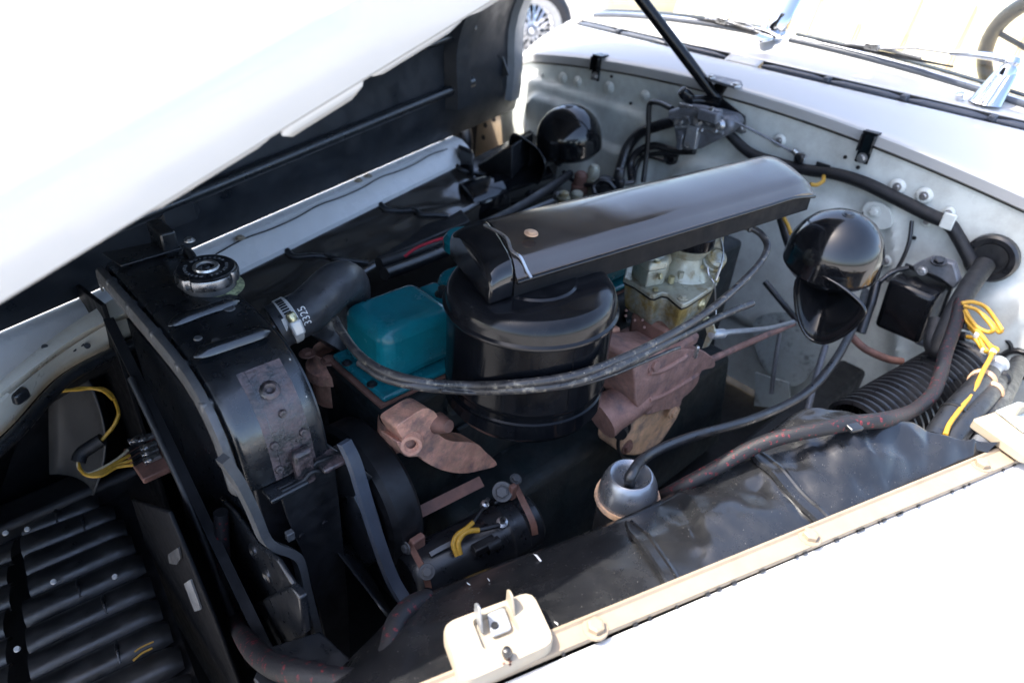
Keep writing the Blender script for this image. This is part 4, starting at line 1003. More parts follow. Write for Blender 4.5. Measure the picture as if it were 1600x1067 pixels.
for (u, v) in ((214, 686), (228, 684), (232, 697), (234, 706), (238, 716)):
    box('terminal', P(u, v, z=.738), (.022, .009, .006), M_steel, jb, bevel=.001); bolt(jb, P(u - 4, v + 1, z=.742), (0, 0, 1), .0035, M_steel)
lm = tube('wiring_loom', [P(u, v, x=x) for u, v, x in [(345, 800, .155), (348, 860, .145), (352, 900, .140), (365, 960, .135)]] + PZ([(385, 1000, .70), (420, 1035, .745), (470, 1052, .785), (540, 1064, .800), (588, 1056, .808), (606, 1020, .812), (618, 975, .812), (640, 948, .806), (668, 935, .79)]), [.0085, .0085, .0095, .012, .0125, .012, .010, .0105, .0105], M_fleck, None, n=14, samp=6); tag(lm, 'black loom with red flecks looping round the foot of the radiator', 'wiring loom')
ft = thing('mounting_foot', 'black mounting foot with bolt at the bottom of the radiator', 'bracket', P(500, 1050, z=.72))
prism('plate', [P(u, v, z=.735) for u, v in [(420, 1010), (500, 985), (560, 1040), (560, 1110), (440, 1110), (395, 1060)]], (0, 0, -.006), M_satin, ft, bevel=.002)
bolt(ft, P(492, 1046, z=.737), (0, 0, 1), .009, M_satin)

# ================================================================== ENGINE
eng = thing('engine', 'straight engine with teal cover and grimy dark block', 'engine', (.75, .72, .4))
ZB = .862
def rbox(nm, x0, x1, y0, y1, z0, z1, m, parent, bev=.02, seg=4, taper=.94):
    return box(nm, ((x0 + x1) / 2, (y0 + y1) / 2, (z0 + z1) / 2), (x1 - x0, y1 - y0, z1 - z0), m, parent, bevel=bev, seg=seg, taper=taper)
vx0 = P(601, 620, z=ZB).x; vy0 = P(601, 620, z=ZB).y
vc = rbox('valve_cover', vx0 + .006, vx0 + .130, vy0 + .008, vy0 + .112, ZB, ZB + .084, M_teal, eng, bev=.018)
rbox('cover_flange', vx0 - .004, vx0 + .68, vy0 - .004, vy0 + .122, ZB - .008, ZB + .002, M_teal, vc, bev=.004, seg=2, taper=1)
rbox('cover_waist', vx0 + .12, vx0 + .165, vy0 + .014, vy0 + .106, ZB, ZB + .074, M_teal, vc, bev=.012)
rbox('rear_cover', vx0 + .150, vx0 + .66, vy0 + .006, vy0 + .114, ZB, ZB + .086, M_teal, vc, bev=.02)
box('gasket', (vx0 + .33, vy0 + .059, ZB - .010), (.68, .128, .004), M_rustd, eng, bevel=0)
bolt(vc, V(vx0 + .143, vy0 + .06, ZB + .074), (0, 0, 1), .0085, M_satin, h=1.2)
for k in range(6): bolt(vc, V(vx0 + .04 + k * .1, vy0 + .001, ZB + .002), (0, 0, 1), .005, M_satin)
for k in range(2): bolt(vc, V(vx0 + .001, vy0 + .03 + k * .06, ZB + .002), (0, 0, 1), .005, M_satin)
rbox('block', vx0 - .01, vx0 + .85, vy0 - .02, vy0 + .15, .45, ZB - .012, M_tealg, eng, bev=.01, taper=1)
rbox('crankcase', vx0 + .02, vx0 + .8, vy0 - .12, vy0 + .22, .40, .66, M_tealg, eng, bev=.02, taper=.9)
for (u, v, z) in ((613, 640, .835), (628, 632, .84)): bolt(eng, P(u, v, z=z), (0, -.3, 1), .010, M_dull, h=1.0)
lathe('water_boss', [(.02, .02), (.022, .01), (.024, -.02), (.03, -.03)], P(617, 660, z=.822), M_rust, axis=(-.2, -.3, 1), seg=18, parent=eng)
lathe('oil_cap', [(0, .02), (.028, .018), (.034, .010), (.034, -.004), (.028, -.01)], P(727, 383, z=.955), M_teal, axis=(0, 0, 1), seg=28, parent=eng)
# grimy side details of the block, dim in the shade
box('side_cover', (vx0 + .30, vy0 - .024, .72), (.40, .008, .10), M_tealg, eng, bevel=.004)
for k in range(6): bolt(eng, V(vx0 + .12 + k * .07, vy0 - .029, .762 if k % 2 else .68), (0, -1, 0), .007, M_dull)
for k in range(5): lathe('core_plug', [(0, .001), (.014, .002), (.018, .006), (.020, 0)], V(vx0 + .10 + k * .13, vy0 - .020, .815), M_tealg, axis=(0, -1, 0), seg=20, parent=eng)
# water pump pulley, fan, belt
pc_ = P(568, 770, x=.335)
fan = thing('fan_pulley', 'dark fan pulley drum behind the near end of the radiator', 'pulley', pc_)
lathe('drum', [(.03, -.02), (.100, -.018), (.106, -.010), (.106, .022), (.100, .028), (.03, .03)], pc_, M_dull, axis=(1, 0, 0), seg=56, parent=fan)
lathe('front_drum', [(.02, -.05), (.080, -.050), (.088, -.045), (.088, -.026), (.080, -.022), (.02, -.022)], pc_, M_satin, axis=(1, 0, 0), seg=56, parent=fan)
for k in range(4):
    t0 = PI / 2 * k + .35; rows = []
    for j in range(7):
        r = .05 + .12 * j / 6; w = .34 - .06 * j / 6
        rows.append([pc_ + V(-.062 + .018 * q, r * math.cos(t0 + w * q), r * math.sin(t0 + w * q)) for q in (-1, -.5, 0, .5, 1)])
    grid('blade', rows, M_satin, fan, solid=.002)
bl = strap('fan_belt', [P(u, v, x=x) for u, v, x in [(538, 690, .275), (554, 725, .276), (574, 792, .28), (593, 852, .285), (613, 905, .29), (634, 940, .295)]], .017, .007, M_rubberb, None, (.35, -.9, .2)); tag(bl, 'black fan belt running down to the generator', 'belt')

# generator / starter body low on the near side
g0 = P(640, 905, z=.655); g1 = P(830, 808, z=.655); ga = (g1 - g0).normalized(); gl = (g1 - g0).length
gen = thing('generator', 'black cylindrical generator with rusty end straps low beside the engine', 'generator', g0.lerp(g1, .5))
lathe('body', [(0, -.004), (.030, -.003), (.038, .004), (.040, .012), (.040, gl * .70), (.041, gl * .71), (.043, gl * .72), (.043, gl * .84), (.041, gl * .85), (.040, gl * .97), (.034, gl), (0, gl + .002)], g0, M_satin, axis=ga, seg=40, parent=gen)
sidev = ga.cross(V(0, 0, 1)).normalized()
def gpt(t, a, r=.041): return g0 + ga * (gl * t) + V(0, 0, 1) * (r * math.cos(a)) + sidev * (r * math.sin(a))
strap('end_strap', [P(u, v, z=z) for u, v, z in [(636, 842, .70), (650, 868, .70), (663, 893, .698), (672, 925, .66)]], .008, .005, M_rustd, gen, (-.5, -.6, .6))
strap('end_strap', [P(u, v, z=z) for u, v, z in [(804, 756, .71), (818, 785, .705), (832, 815, .69), (836, 835, .67)]], .009, .005, M_rustd, gen, (-.5, -.6, .6))
bolt(gen, P(667, 893, z=.702), (-.3, -.6, .7), .007, M_greymetal); bolt(gen, P(634, 856, z=.70), (-1, 0, .2), .006, M_greymetal)
bolt(gen, P(785, 768, z=.71), (-.6, -.4, .6), .010, M_greymetal); bolt(gen, P(806, 748, z=.715), (0, -.3, 1), .006, M_greymetal)
box('strap_lug', P(652, 848, z=.70), (.02, .01, .022), M_rustd, gen, bevel=.002); box('strap_lug', P(801, 768, z=.71), (.010, .008, .026), M_rustd, gen, bevel=.002)
box('pole_cover', gpt(.80, -.7, .045), (.03, .03, .006), M_satin, gen, bevel=.002, xd=ga, yd=(gpt(.8, -.6) - gpt(.8, -.8)))
tb0 = gpt(.50, -.15, .041)
lathe('terminal_post', [(.004, -.004), (.008, 0), (.008, .006), (.004, .008), (.004, .016)], P(784, 818, z=.705), M_steel, axis=(-.2, -.3, 1), seg=12, parent=gen)
lathe('terminal_post', [(.004, -.004), (.006, 0), (.006, .006), (.003, .008), (.003, .016)], P(756, 790, z=.71), M_steel, axis=(.2, -.3, 1), seg=12, parent=gen)
box('brush_block', P(756, 852, z=.700), (.034, .014, .012), M_dull, gen, bevel=.002, xd=ga); lathe('brush_knob', [(0, .022), (.008, .02), (.009, 0)], P(760, 856, z=.698), M_dull, axis=ga, seg=12, parent=gen)
strap('bright_strip', [P(672, 866, z=.70), P(686, 858, z=.703), P(705, 848, z=.705)], .006, .0015, M_greymetal, gen, (-.2, -.5, .8))
gw = thing('generator_wires', 'two yellow sleeved wires on top of the generator', 'wires', P(725, 830, z=.7))
tube('wire', [P(u, v, z=z) for u, v, z in [(714, 868, .700), (708, 850, .712), (714, 836, .718), (728, 826, .72), (739, 816, .72)]], .0034, M_yellow, gw, n=8)
tube('wire', [P(u, v, z=z) for u, v, z in [(719, 866, .700), (716, 848, .712), (724, 834, .718), (736, 829, .718), (748, 828, .715)]], .0038, M_yellow, gw, n=8)
tube('wire_tail', [P(739, 816, z=.72), P(748, 803, z=.718), P(755, 793, z=.715)], .0026, M_dull, gw, n=6)
tube('wire_tail', [P(748, 828, z=.715), P(765, 824, z=.714), P(780, 820, z=.712)], .0034, M_dull, gw, n=6)
rb = strap('brace_bar', [P(612, 822, z=.70), P(680, 788, z=.70), P(752, 752, z=.70)], .016, .006, M_rustd, None, (-.2, -.55, .8)); tag(rb, 'dark rusty brace bar above the generator', 'bracket')

# exhaust manifold elbow
def px(o, s, pts): return [(o[0] + a / s, o[1] + b / s) for a, b in pts]
ml = px((600, 560), 5.333, [(105, 580), (180, 510), (330, 420), (400, 430), (450, 480), (440, 570), (470, 640), (570, 690), (760, 705), (850, 780), (945, 885), (800, 935), (650, 960), (480, 930), (340, 860), (290, 820), (180, 815), (110, 700), (165, 690)])
man = thing('exhaust_manifold', 'rusty pink brown exhaust manifold elbow below the air cleaner', 'manifold', P(690, 700, y=.52))
prism('elbow', smooth_loop([P(u, v, y=.505) for u, v in ml], 3), (.0, .035, -.006), M_rust, man, bevel=.004, seg=3, ang=50)
lathe('port_ring', [(.006, .001), (.009, .006), (.013, .006), (.016, -.002)], P(642, 693, y=.503), M_rust, axis=(-.5, -.8, .2), seg=24, parent=man)
lathe('stud_boss', [(0, .018), (.008, .016), (.011, .006), (.014, -.004)], P(688, 662, y=.503), M_rustd, axis=(.1, -.9, .3), seg=16, parent=man)
lathe('pipe', [(.025, 0), (.027, .1), (.028, .24)], P(770, 715, y=.58), M_tealg, axis=(1, .1, -.1), seg=24, parent=man)
# heat riser
hl = px((930, 520), 5.333, [(330, 420), (320, 260), (400, 190), (560, 160), (740, 140), (890, 150), (960, 190), (1000, 230), (990, 290), (890, 320), (860, 410), (790, 500), (730, 550), (700, 620), (560, 650), (440, 685), (370, 650), (330, 560)])
tl = px((930, 520), 5.333, [(230, 700), (340, 600), (440, 640), (560, 620), (710, 610), (690, 700), (640, 780), (560, 900), (480, 960), (370, 1020), (260, 1020), (210, 980), (240, 860), (250, 760)])
hr = thing('heat_riser', 'purplish rusty heat riser casting with tan flange below the carburettor', 'manifold', P(1050, 640, y=.43))
prism('casting', smooth_loop([P(u, v, y=.425) for u, v in hl], 3), (0, .07, 0), M_rustp, hr, bevel=.0045, seg=3, ang=50)
prism('lower_flange', smooth_loop([P(u, v, y=.435) for u, v in tl], 3), (0, .05, 0), M_rustt, hr, bevel=.0045, seg=3, ang=50)
tube('casting_ridge', [P(u, v, y=.424) for u, v in px((930, 520), 5.333, [(450, 560), (580, 510), (700, 440), (850, 350)])], .004, M_rustp, hr, n=8)
tube('casting_ridge', [P(u, v, y=.424) for u, v in px((930, 520), 5.333, [(450, 330), (560, 310), (700, 230), (760, 190)])], .0045, M_rustp, hr, n=8)
lathe('clamp_knob', [(0, .024), (.010, .022), (.013, .012), (.013, 0), (.018, -.002), (.018, -.012)], P(968, 668, y=.44), M_dull, axis=(-.7, -.6, .2), seg=20, parent=hr)
bolt(hr, P(1022, 571, y=.424), (0, -1, .2), .009, M_rustp); bolt(hr, P(980, 698, y=.434), (0, -1, .1), .009, M_rustd); bolt(hr, P(1052, 645, y=.424), (0, -1, .1), .008, M_rustt)
tube('clamp_wire', [P(u, v, y=.43) for u, v in [(967, 680), (966, 700), (975, 716), (1000, 717), (1022, 706)]], .003, M_dull, hr, n=6)
tube('crossover_pipe', [P(938, 655, y=.46), P(965, 636, y=.455), P(1000, 615, y=.45)], [.034, .032, .030], M_rustp, hr, n=24, samp=4)
tube('shaft', [P(1110, 562, y=.44), P(1160, 540, y=.44), P(1240, 505, y=.42)], .006, M_rustp, hr, n=8, samp=3)
rp = prism('rusty_bracket', [P(u, v, y=.50) for u, v in [(957, 515), (970, 512), (971, 550), (958, 556)]], (0, .02, 0), M_rust, None, bevel=.003); tag(rp, 'small orange rusty bracket right of the air cleaner', 'bracket')

# carburettor
cb = thing('carburettor', 'oily pale zinc carburettor under the far end of the air duct', 'carburettor', P(1045, 450, z=.86))
ZC = .930
ol = px((930, 330), 5.333, [(235, 555), (330, 600), (460, 690), (500, 700), (560, 672), (610, 680), (690, 750), (730, 778), (780, 760), (980, 630), (1020, 590), (1010, 540), (860, 440), (640, 360), (380, 360), (260, 470)])
top = [P(u, v, z=ZC) for u, v in ol]; ctr = sum(top, Vector()) / len(top)
prism('flange', top, (0, 0, -.008), M_zincl, cb, bevel=.002)
prism('gasket', [p.lerp(ctr, .02) + V(0, 0, -.0085) for p in top], (0, 0, -.002), M_dull, cb, bevel=0)
loops = [[p.lerp(ctr, .04) + V(0, 0, -.0105) for p in top], [p.lerp(ctr, .08) + V(0, 0, -.03) for p in top], [p.lerp(ctr, .14) + V(0, 0, -.050) for p in top], [p.lerp(ctr, .30) + V(0, 0, -.060) for p in top]]
loft('float_bowl', loops, M_zinc, cb, ang=50, bevel=.002)
bt = [P(u, v, z=ZC) for u, v in px((930, 330), 5.333, [(300, 540), (420, 640), (560, 610), (600, 560), (560, 470), (380, 430), (310, 470)])]; c2 = sum(bt, Vector()) / len(bt)
loft('pump_housing', [bt, [p.lerp(c2, .03) + V(0, 0, .020) for p in bt], [p.lerp(c2, .03) + V(0, 0, .026) for p in bt]], M_zincl, cb, bevel=.002)
loft('pump_cover', [[p.lerp(c2, -.04) + V(0, 0, .026) for p in bt], [p.lerp(c2, -.04) + V(0, 0, .032) for p in bt], [p.lerp(c2, .10) + V(0, 0, .041) for p in bt]], M_zincl, cb, bevel=.003, ang=50)
ah = P(1068, 424, z=ZC)
lathe('air_horn', [(.044, -.002), (.040, .004), (.030, .020), (.027, .032), (.031, .040), (.034, .046), (.034, .050)], ah, M_zincl, seg=40, parent=cb)
lathe('neck_collar', [(.033, .046), (.036, .050), (.036, .066), (.033, .070), (.033, .12)], ah, M_black, seg=40, parent=cb)
aw = [P(u, v, y=P(1108, 425, z=ZC).y) for u, v in px((930, 330), 5.333, [(870, 210), (1010, 160), (1090, 170), (1075, 330), (1040, 470), (1000, 560), (930, 560), (900, 450), (870, 330)])]
prism('choke_arm', aw, (0, .028, 0), M_zincl, cb, bevel=.006, seg=3)
cd_ = P(1110, 398, z=.965) + V(-.004, -.012, 0)
lathe('choke_housing', [(0, .008), (.011, .008), (.013, .006), (.016, .005), (.0165, .002), (.0165, -.004), (.019, -.005), (.019, -.012)], cd_, M_zinc, axis=(-.25, -.6, .75), seg=28, parent=cb)
tube('bail_wire', [P(u, v, z=z) for u, v, z in [(1124, 366, .99), (1129, 392, .975), (1126, 415, .96), (1118, 438, .94)]], .0022, M_steel, cb, n=6)
tube('choke_link', [P(u, v, z=z) for u, v, z in [(1106, 417, .955), (1108, 430, .945), (1116, 444, .935), (1118, 470, .90), (1119, 500, .87)]], .0013, M_steel, cb, n=6)
for (u, v, r, h) in ((1024, 453, .0045, .7), (1067, 465, .0055, .7), (1048, 441, .005, 2.0), (1062, 437, .0055, 2.4), (1027, 409, .005, .5), (1031, 432, .005, .5), (1087, 414, .007, 1.2), (1096, 417, .005, .8), (1118, 438, .005, 1.2)):
    zz = ZC + (.042 if (u, v) == (1027, 409) else (.018 if v in (432,) else .002)); bolt(cb, P(u, v, z=zz + (.018 if u in (1087, 1096) else 0)), (0, 0, 1) if (u, v) != (1031, 432) else (.2, -1, .3), r, M_brass if r < .0052 else M_zincl, h=h, slot=r < .0052, washer=r > .005)
lathe('bowl_plug', [(0, .006), (.005, .005), (.006, .002), (.009, .002), (.010, -.002)], P(1095, 472, z=.905) + V(-.003, -.004, 0), M_brass, axis=(.25, -.9, .1), seg=18, parent=cb)
for (u, v) in ((978, 485), (977, 493), (991, 500), (1003, 500), (1006, 511)): lathe('jet_screw', [(0, .004), (.0022, .0035), (.0026, 0)], P(u, v, z=.88), M_rustd, axis=(-.5, -.6, .4), seg=10, parent=cb)
box('throttle_body', ctr + V(.0, .0, -.075), (.075, .07, .04), M_rustd, cb, bevel=.006)
box('mount', ctr + V(0, .0, -.10), (.10, .09, .02), M_rustp, cb, bevel=.006)
lk = thing('throttle_linkage', 'pale throttle lever and rod between carburettor and firewall', 'linkage', P(1120, 520, x=.85))
tube('rod', [P(1112, 522, x=.84), P(1150, 518, x=.90), P(1200, 513, x=1.0), P(1240, 503, x=1.1)], [.0055, .0045, .004, .004], M_alu, lk, n=10, samp=4)
lathe('rod_socket', [(0, .012), (.006, .011), (.008, .004), (.008, -.02), (.006, -.022)], P(1118, 522, x=.845), M_alu, axis=(P(1118, 522, x=.845) - P(1200, 513, x=1.0)), seg=16, parent=lk)
prism('lever', [P(u, v, x=.835) for u, v in [(1100, 505), (1112, 500), (1118, 520), (1106, 542), (1096, 545), (1104, 522)]], (.004, 0, 0), M_zinc, lk, bevel=.001)
box('pivot_pin', P(1088, 550, x=.80), (.006, .006, .022), M_steel, lk, bevel=.002)
tube('link', [P(1103, 506, x=.83), P(1098, 495, x=.84), P(1110, 500, x=.85)], .003, M_brass, lk, n=6)

# ------------------------------------------------------------------ air cleaner and duct
AC = V(.514, .478, 0); AR = .103
ac = thing('air_cleaner', 'large round glossy black air cleaner canister at the middle of the bay', 'air cleaner', (AC.x, AC.y, .86))
lathe('lid', [(0, 1.0385), (.050, 1.0385), (.053, 1.0365), (.060, 1.0362), (.076, 1.0362), (.088, 1.0352), (.0940, 1.0325), (.0985, 1.0275), (.1008, 1.022), (.1018, 1.017), (.1025, 1.011), (.1055, 1.0085), (.1058, 1.0065), (.1050, 1.0045), (.1025, 1.004)], AC, M_black, seg=96, parent=ac, ang=28)
lathe('canister', [(.1005, 1.0045), (.1008, 1.002), (.1008, .918), (.1022, .915), (.1022, .911), (.1008, .908), (.0995, .906), (.0995, .899), (.1015, .897), (.1015, .876), (.097, .868), (.088, .862), (.06, .852), (0, .850)], AC, M_can, seg=96, parent=ac, ang=28)
rr = []
ang_f = math.atan2(-AC.y, -AC.x)
for k in range(30):
    a = ang_f - 1.2 + 1.15 * k / 29; rr.append([V(AC.x + r * math.cos(a), AC.y + r * math.sin(a), z) for r, z in ((.1017, .8955), (.1032, .8950), (.1032, .878), (.1017, .8775))])
grid('clamp_band', [list(r) for r in rr], M_can, ac, ang=25)
lathe('lower_cone', [(.058, .853), (.045, .838), (.030, .828), (.0, .826)], AC, M_alu, seg=40, parent=ac)
tube('side_seam', [V(AC.x + .1012 * math.cos(ang_f + .55), AC.y + .1012 * math.sin(ang_f + .55), z) for z in (1.002, .96, .918)], .0006, M_black, ac, n=5, samp=2)
du = thing('air_duct', 'long flat black air intake duct from air cleaner back towards the firewall', 'air duct', (.75, .46, 1.03))
N0, N1 = P(806, 441, z=1.058), P(1272, 300, z=1.058)     # near lower edge
F0, F1 = P(752, 352, z=1.068), P(1205, 240, z=1.075)     # far edge
secs = []
NSEC = 30
for k in range(NSEC + 1):
    t = k / NSEC; a = N0.lerp(N1, t); b = F0.lerp(F1, t); w = (b - a); h = 1.0
    if t > .93: q = (t - .93) / .07; h = math.sqrt(max(0.0, 1 - q * q * .55))
    def pt(f, z): p = a + w * f; return V(p.x, p.y, 1.036 + (z - 1.036) * h)
    sag = .0016 * noise.noise(V(t * 7, 0, 2))
    secs.append([pt(.02, 1.036), pt(.01, 1.055), pt(-.025, 1.057), pt(-.035, 1.060), pt(-.03, 1.0635), pt(.01, 1.0655), pt(.045, 1.0725), pt(.10, 1.0785), pt(.20, 1.0825 + sag), pt(.40, 1.0860 + sag), pt(.58, 1.0870 + sag), pt(.74, 1.0860), pt(.88, 1.082), pt(.96, 1.075), pt(1.0, 1.063), pt(1.0, 1.036)])
loft('duct_top', [q[2:15] for q in secs], M_duct, du, ang=40)
loft('duct_tray', [[q[1] + V(0, .001, .001), q[0] + V(0, 0, -.008), q[15] + V(0, 0, -.008), q[14] + V(0, -.002, -.002)] for q in secs], M_flat, du, ang=40)
tube('rim_bead', [s[3] + V(-.0005, 0, .0005) for s in secs[::3]], .0026, M_black, du, n=8, samp=3)
# end cap over the air cleaner: sloping wedge
capr = []
for k in range(9):
    t = k / 8; c = []
    for j, p in enumerate([secs[0][0]] + [secs[0][1]] * 1 + [secs[0][1] + V(0, 0, .008)] + secs[0][6:]):
        base = V(p.x, p.y, p.z); d = (N0 - N1).normalized(); q = base + d * (.034 * t + (.012 * t if j > len(secs[0]) - 9 else 0)); zz = 1.034 + (base.z - 1.034) * (1 - .08 * t - .10 * t ** 6) + .001 * (1 - t)
        mid = (N0 + F0) / 2; c.append(V(q.x, q.y, zz))
    capr.append(c)
loft('end_cap', capr, M_blackg, du, ang=50, bevel=.004)
strap('clamp_strip', [secs[1][3] + V(-.002, -.002, .002), secs[1][5] + V(-.004, 0, .002), secs[1][7] + V(-.01, 0, .002), secs[1][8] + V(-.018, 0, .0025), secs[1][9] + V(-.016, 0, .0025), secs[1][11] + V(-.03, 0, .0015)], .0035, .002, M_steel, du, (0, -.2, 1))
bolt(du, P(830, 364, z=1.092), (0, -.1, 1), .0055, M_rustt, slot=True, h=.4)
lathe('outlet', [(.040, 0), (.040, -.020), (.043, -.024)], V((N0.x + F0.x) / 2 + .03, (N0.y + F0.y) / 2, 1.046), M_black, seg=36, parent=du)

# vacuum and spark tubing in front of the air cleaner
def Pc(u, v, rad_):                            # where a sight line meets a cylinder round the air cleaner axis
    r = RM @ np.array([u - 800, v - 533.5, FPX]); a = r[0] ** 2 + r[1] ** 2; b = -2 * (r[0] * AC.x + r[1] * AC.y); c = AC.x ** 2 + AC.y ** 2 - rad_ ** 2
    D = b * b - 4 * a * c; s = (-b - math.sqrt(D)) / (2 * a) if D > 0 else -b / (2 * a); return Vector((r[0] * s, r[1] * s, CZ + r[2] * s))
tA = [P(1134, 360, x=.90), P(1150, 355, x=.92), P(1172, 356, x=.935), P(1190, 367, x=.94), P(1199, 386, x=.93), P(1187, 411, x=.89), P(1150, 450, x=.81), P(1100, 491, x=.725), P(1040, 527, x=.635), P(965, 563, x=.545), Pc(890, 588, .111), Pc(800, 600, .111), Pc(730, 602, .113), P(660, 597, x=.352), P(600, 580, x=.330), P(560, 553, x=.325), P(533, 517, x=.33), P(524, 500, x=.34)]
o = tube('vacuum_tube', tA, .0052, M_tube, None, n=12, samp=8); tag(o, 'scuffed grey tube arching from carburettor top round the air cleaner', 'tube', 'tubes round the air cleaner')
for i in (2,): box('tube_clip', tA[i], (.006, .013, .013), M_rubber, o, bevel=.002, xd=(tA[3] - tA[1]))
tB = [P(1175, 474, x=.86), P(1140, 488, x=.80), P(1090, 512, x=.715), P(1040, 537, x=.632), P(965, 573, x=.54), Pc(890, 599, .112), Pc(800, 609, .112), Pc(730, 610, .114), P(660, 604, x=.350), P(600, 590, x=.328), P(562, 566, x=.322)]
o = tube('vacuum_tube', tB, .0052, M_tube, None, n=12, samp=8); tag(o, 'scuffed grey tube with cut end running below the arching tube', 'tube', 'tubes round the air cleaner')
tube('sleeve', [tB[3].lerp(tB[4], .45), tB[4], tB[4].lerp(tB[5], .2)], .0066, M_tube, o, n=12, samp=4)
tC = [P(1062, 543, x=.66), P(1045, 549, x=.635), P(1000, 568, x=.58), P(950, 588, x=.525), Pc(890, 604, .112), Pc(810, 613, .112), Pc(740, 614, .114), P(690, 610, x=.365)]
o = tube('vacuum_tube', tC, .0022, M_tube, None, n=8, samp=8); tag(o, 'thin grey tube lowest of those crossing the air cleaner', 'tube', 'tubes round the air cleaner')

# ================================================================== HORNS
def horn(name, lb, c, r, mouth, throat, tilt, m=M_blackg):
    t = thing('horn', lb, 'horn', c, 'pair of trumpet horns')
    ax = Vector(tilt).normalized()
    lathe('dome', [(0, r * .98), (r * .22, r * .955), (r * .45, r * .87), (r * .66, r * .73), (r * .83, r * .53), (r * .94, r * .30), (r * .985, r * .08), (r * .985, -r * .10), (r * 1.0, -r * .16), (r * 1.0, -r * .24), (r * .95, -r * .30), (r * .85, -r * .42), (r * .5, -r * .55), (0, -r * .58)], c, m, axis=ax, seg=56, parent=t, ang=30)
    n = len(mouth); mc = sum(mouth, Vector()) / n
    e1, e2, a = basis(throat - mc, (0, 0, 1)); loops = []
    for k in range(9):
        q = k / 8; f = (1 - q) ** 1.7
        th_c = mc.lerp(throat, q ** .85); lp = []
        for p in mouth:
            d = (p - mc); lp.append(th_c + d * (f * .86 + .14))
        loops.append(lp)
    loft('trumpet', loops, M_black, t, caps=(False, False), ang=60, solid=.0022)
    tube('mouth_rim', list(mouth) + [mouth[0]], .0028, m, t, n=8, samp=1)
    tube('neck', [throat, throat.lerp(c, .5) + V(.01, 0, 0), c + ax * (-r * .3)], r * .32, m, t, n=16, samp=4)
    box('mount', c + V(r * .9, 0, -r * .3), (r * .7, r * .5, r * .22), M_satin, t, bevel=.004)
    bolt(t, c + ax * (r * .97) + V(0, 0, 0), ax, r * .09, M_satin, slot=True, h=.3)
    return t
mouth_n = smooth_loop([P(u, v, x=1.02) for u, v in [(1244, 440), (1266, 427), (1303, 441), (1335, 464), (1351, 484), (1342, 503), (1316, 525), (1284, 536), (1259, 522), (1245, 488)]], 4)
hc = P(1303, 397, x=1.09); hr_ = .0755
horn('horn', 'large glossy black horn with teardrop mouth on the near side of the firewall', hc, hr_, mouth_n, V(1.10, hc.y - .005, hc.z - .045), (-.12, -.05, 1))
mouth_f = smooth_loop([P(u, v, x=1.16) for u, v in [(797, 222), (804, 210), (821, 219), (838, 232), (850, 249), (851, 264), (844, 281), (829, 298), (812, 292), (801, 262)]], 4)
hc2 = P(889, 216, x=1.27)
horn('horn', 'black horn blurred in the far corner of the firewall', hc2, .082, mouth_f, V(1.25, hc2.y + .03, hc2.z - .06), (-.15, .0, 1))
pts = [P(u, v, x=1.14) for u, v in [(799, 258), (796, 275), (802, 293), (815, 304), (832, 303)]]
o = tube('hose', pts, .009, M_rubber, None, n=10); tag(o, 'grey rubber hose curving round the mouth of the far horn', 'hose')

# ================================================================== VOLTAGE REGULATOR
vr = thing('voltage_regulator', 'square black voltage regulator box on the near side of the firewall', 'regulator', P(1415, 490, x=1.3))
fc = [P(u, v, x=1.285) for u, v in [(1391, 434), (1464, 464), (1437, 538), (1367, 508)]]
loft('cover', [[p.lerp(sum(fc, Vector()) / 4, .06) + V(-.008, 0, 0) for p in fc], fc, [p + V(.075, 0, 0) for p in fc]], M_black, vr, bevel=.007, ang=40)
prism('base_plate', [p.lerp(sum(fc, Vector()) / 4, -.08) + V(.076, 0, 0) for p in fc], (.006, 0, 0), M_satin, vr, bevel=.001)
bp_ = [P(u, v, x=1.33) for u, v in [(1425, 415), (1455, 402), (1490, 412), (1498, 440), (1490, 452), (1470, 436), (1448, 425), (1430, 428)]]
prism('bracket', bp_, (.02, 0, 0), M_motor, vr, bevel=.003)
bolt(vr, P(1467, 408, x=1.325), (-.4, 0, 1), .009, M_satin); bolt(vr, P(1441, 423, x=1.325), (-1, 0, .2), .006, M_steel)
box('foot', P(1442, 532, x=1.36), (.03, .02, .012), M_motor, vr, bevel=.003)

# ================================================================== LOOMS, WIRES, HOSES
def X3(pts): return [P(u, v, x=x) for u, v, x in pts]
o = tube('wiring_loom', X3([(1538, 414, 1.40), (1512, 452, 1.33), (1490, 490, 1.27), (1474, 526, 1.22), (1463, 548, 1.20), (1456, 530, 1.22), (1463, 500, 1.25)]), [.0175, .0165, .0160, .0155, .014, .013, .012], M_cloth, None, n=16, samp=8); tag(o, 'thick black taped loom coming out of the large firewall grommet', 'wiring loom')
o = tube('wiring_loom', X3([(1502, 470, 1.28), (1492, 510, 1.22), (1478, 550, 1.15), (1468, 590, 1.08), (1455, 618, 1.02), (1425, 642, .95)]) + PZ([(1385, 655, .912), (1330, 661, .918), (1280, 670, .918), (1220, 683, .908), (1170, 702, .893), (1115, 733, .872), (1070, 757, .85), (1035, 775, .81)]), [.0105, .0105, .0100, .0098, .0092, .0090, .0085, .008], M_fleck, None, n=14, samp=8); tag(o, 'black loom with red flecks draped over the near splash shield', 'wiring loom')
box('loom_clip', P(1328, 662, z=.922), (.018, .026, .006), M_satin, o, bevel=.002, xd=(.9, -.4, 0))
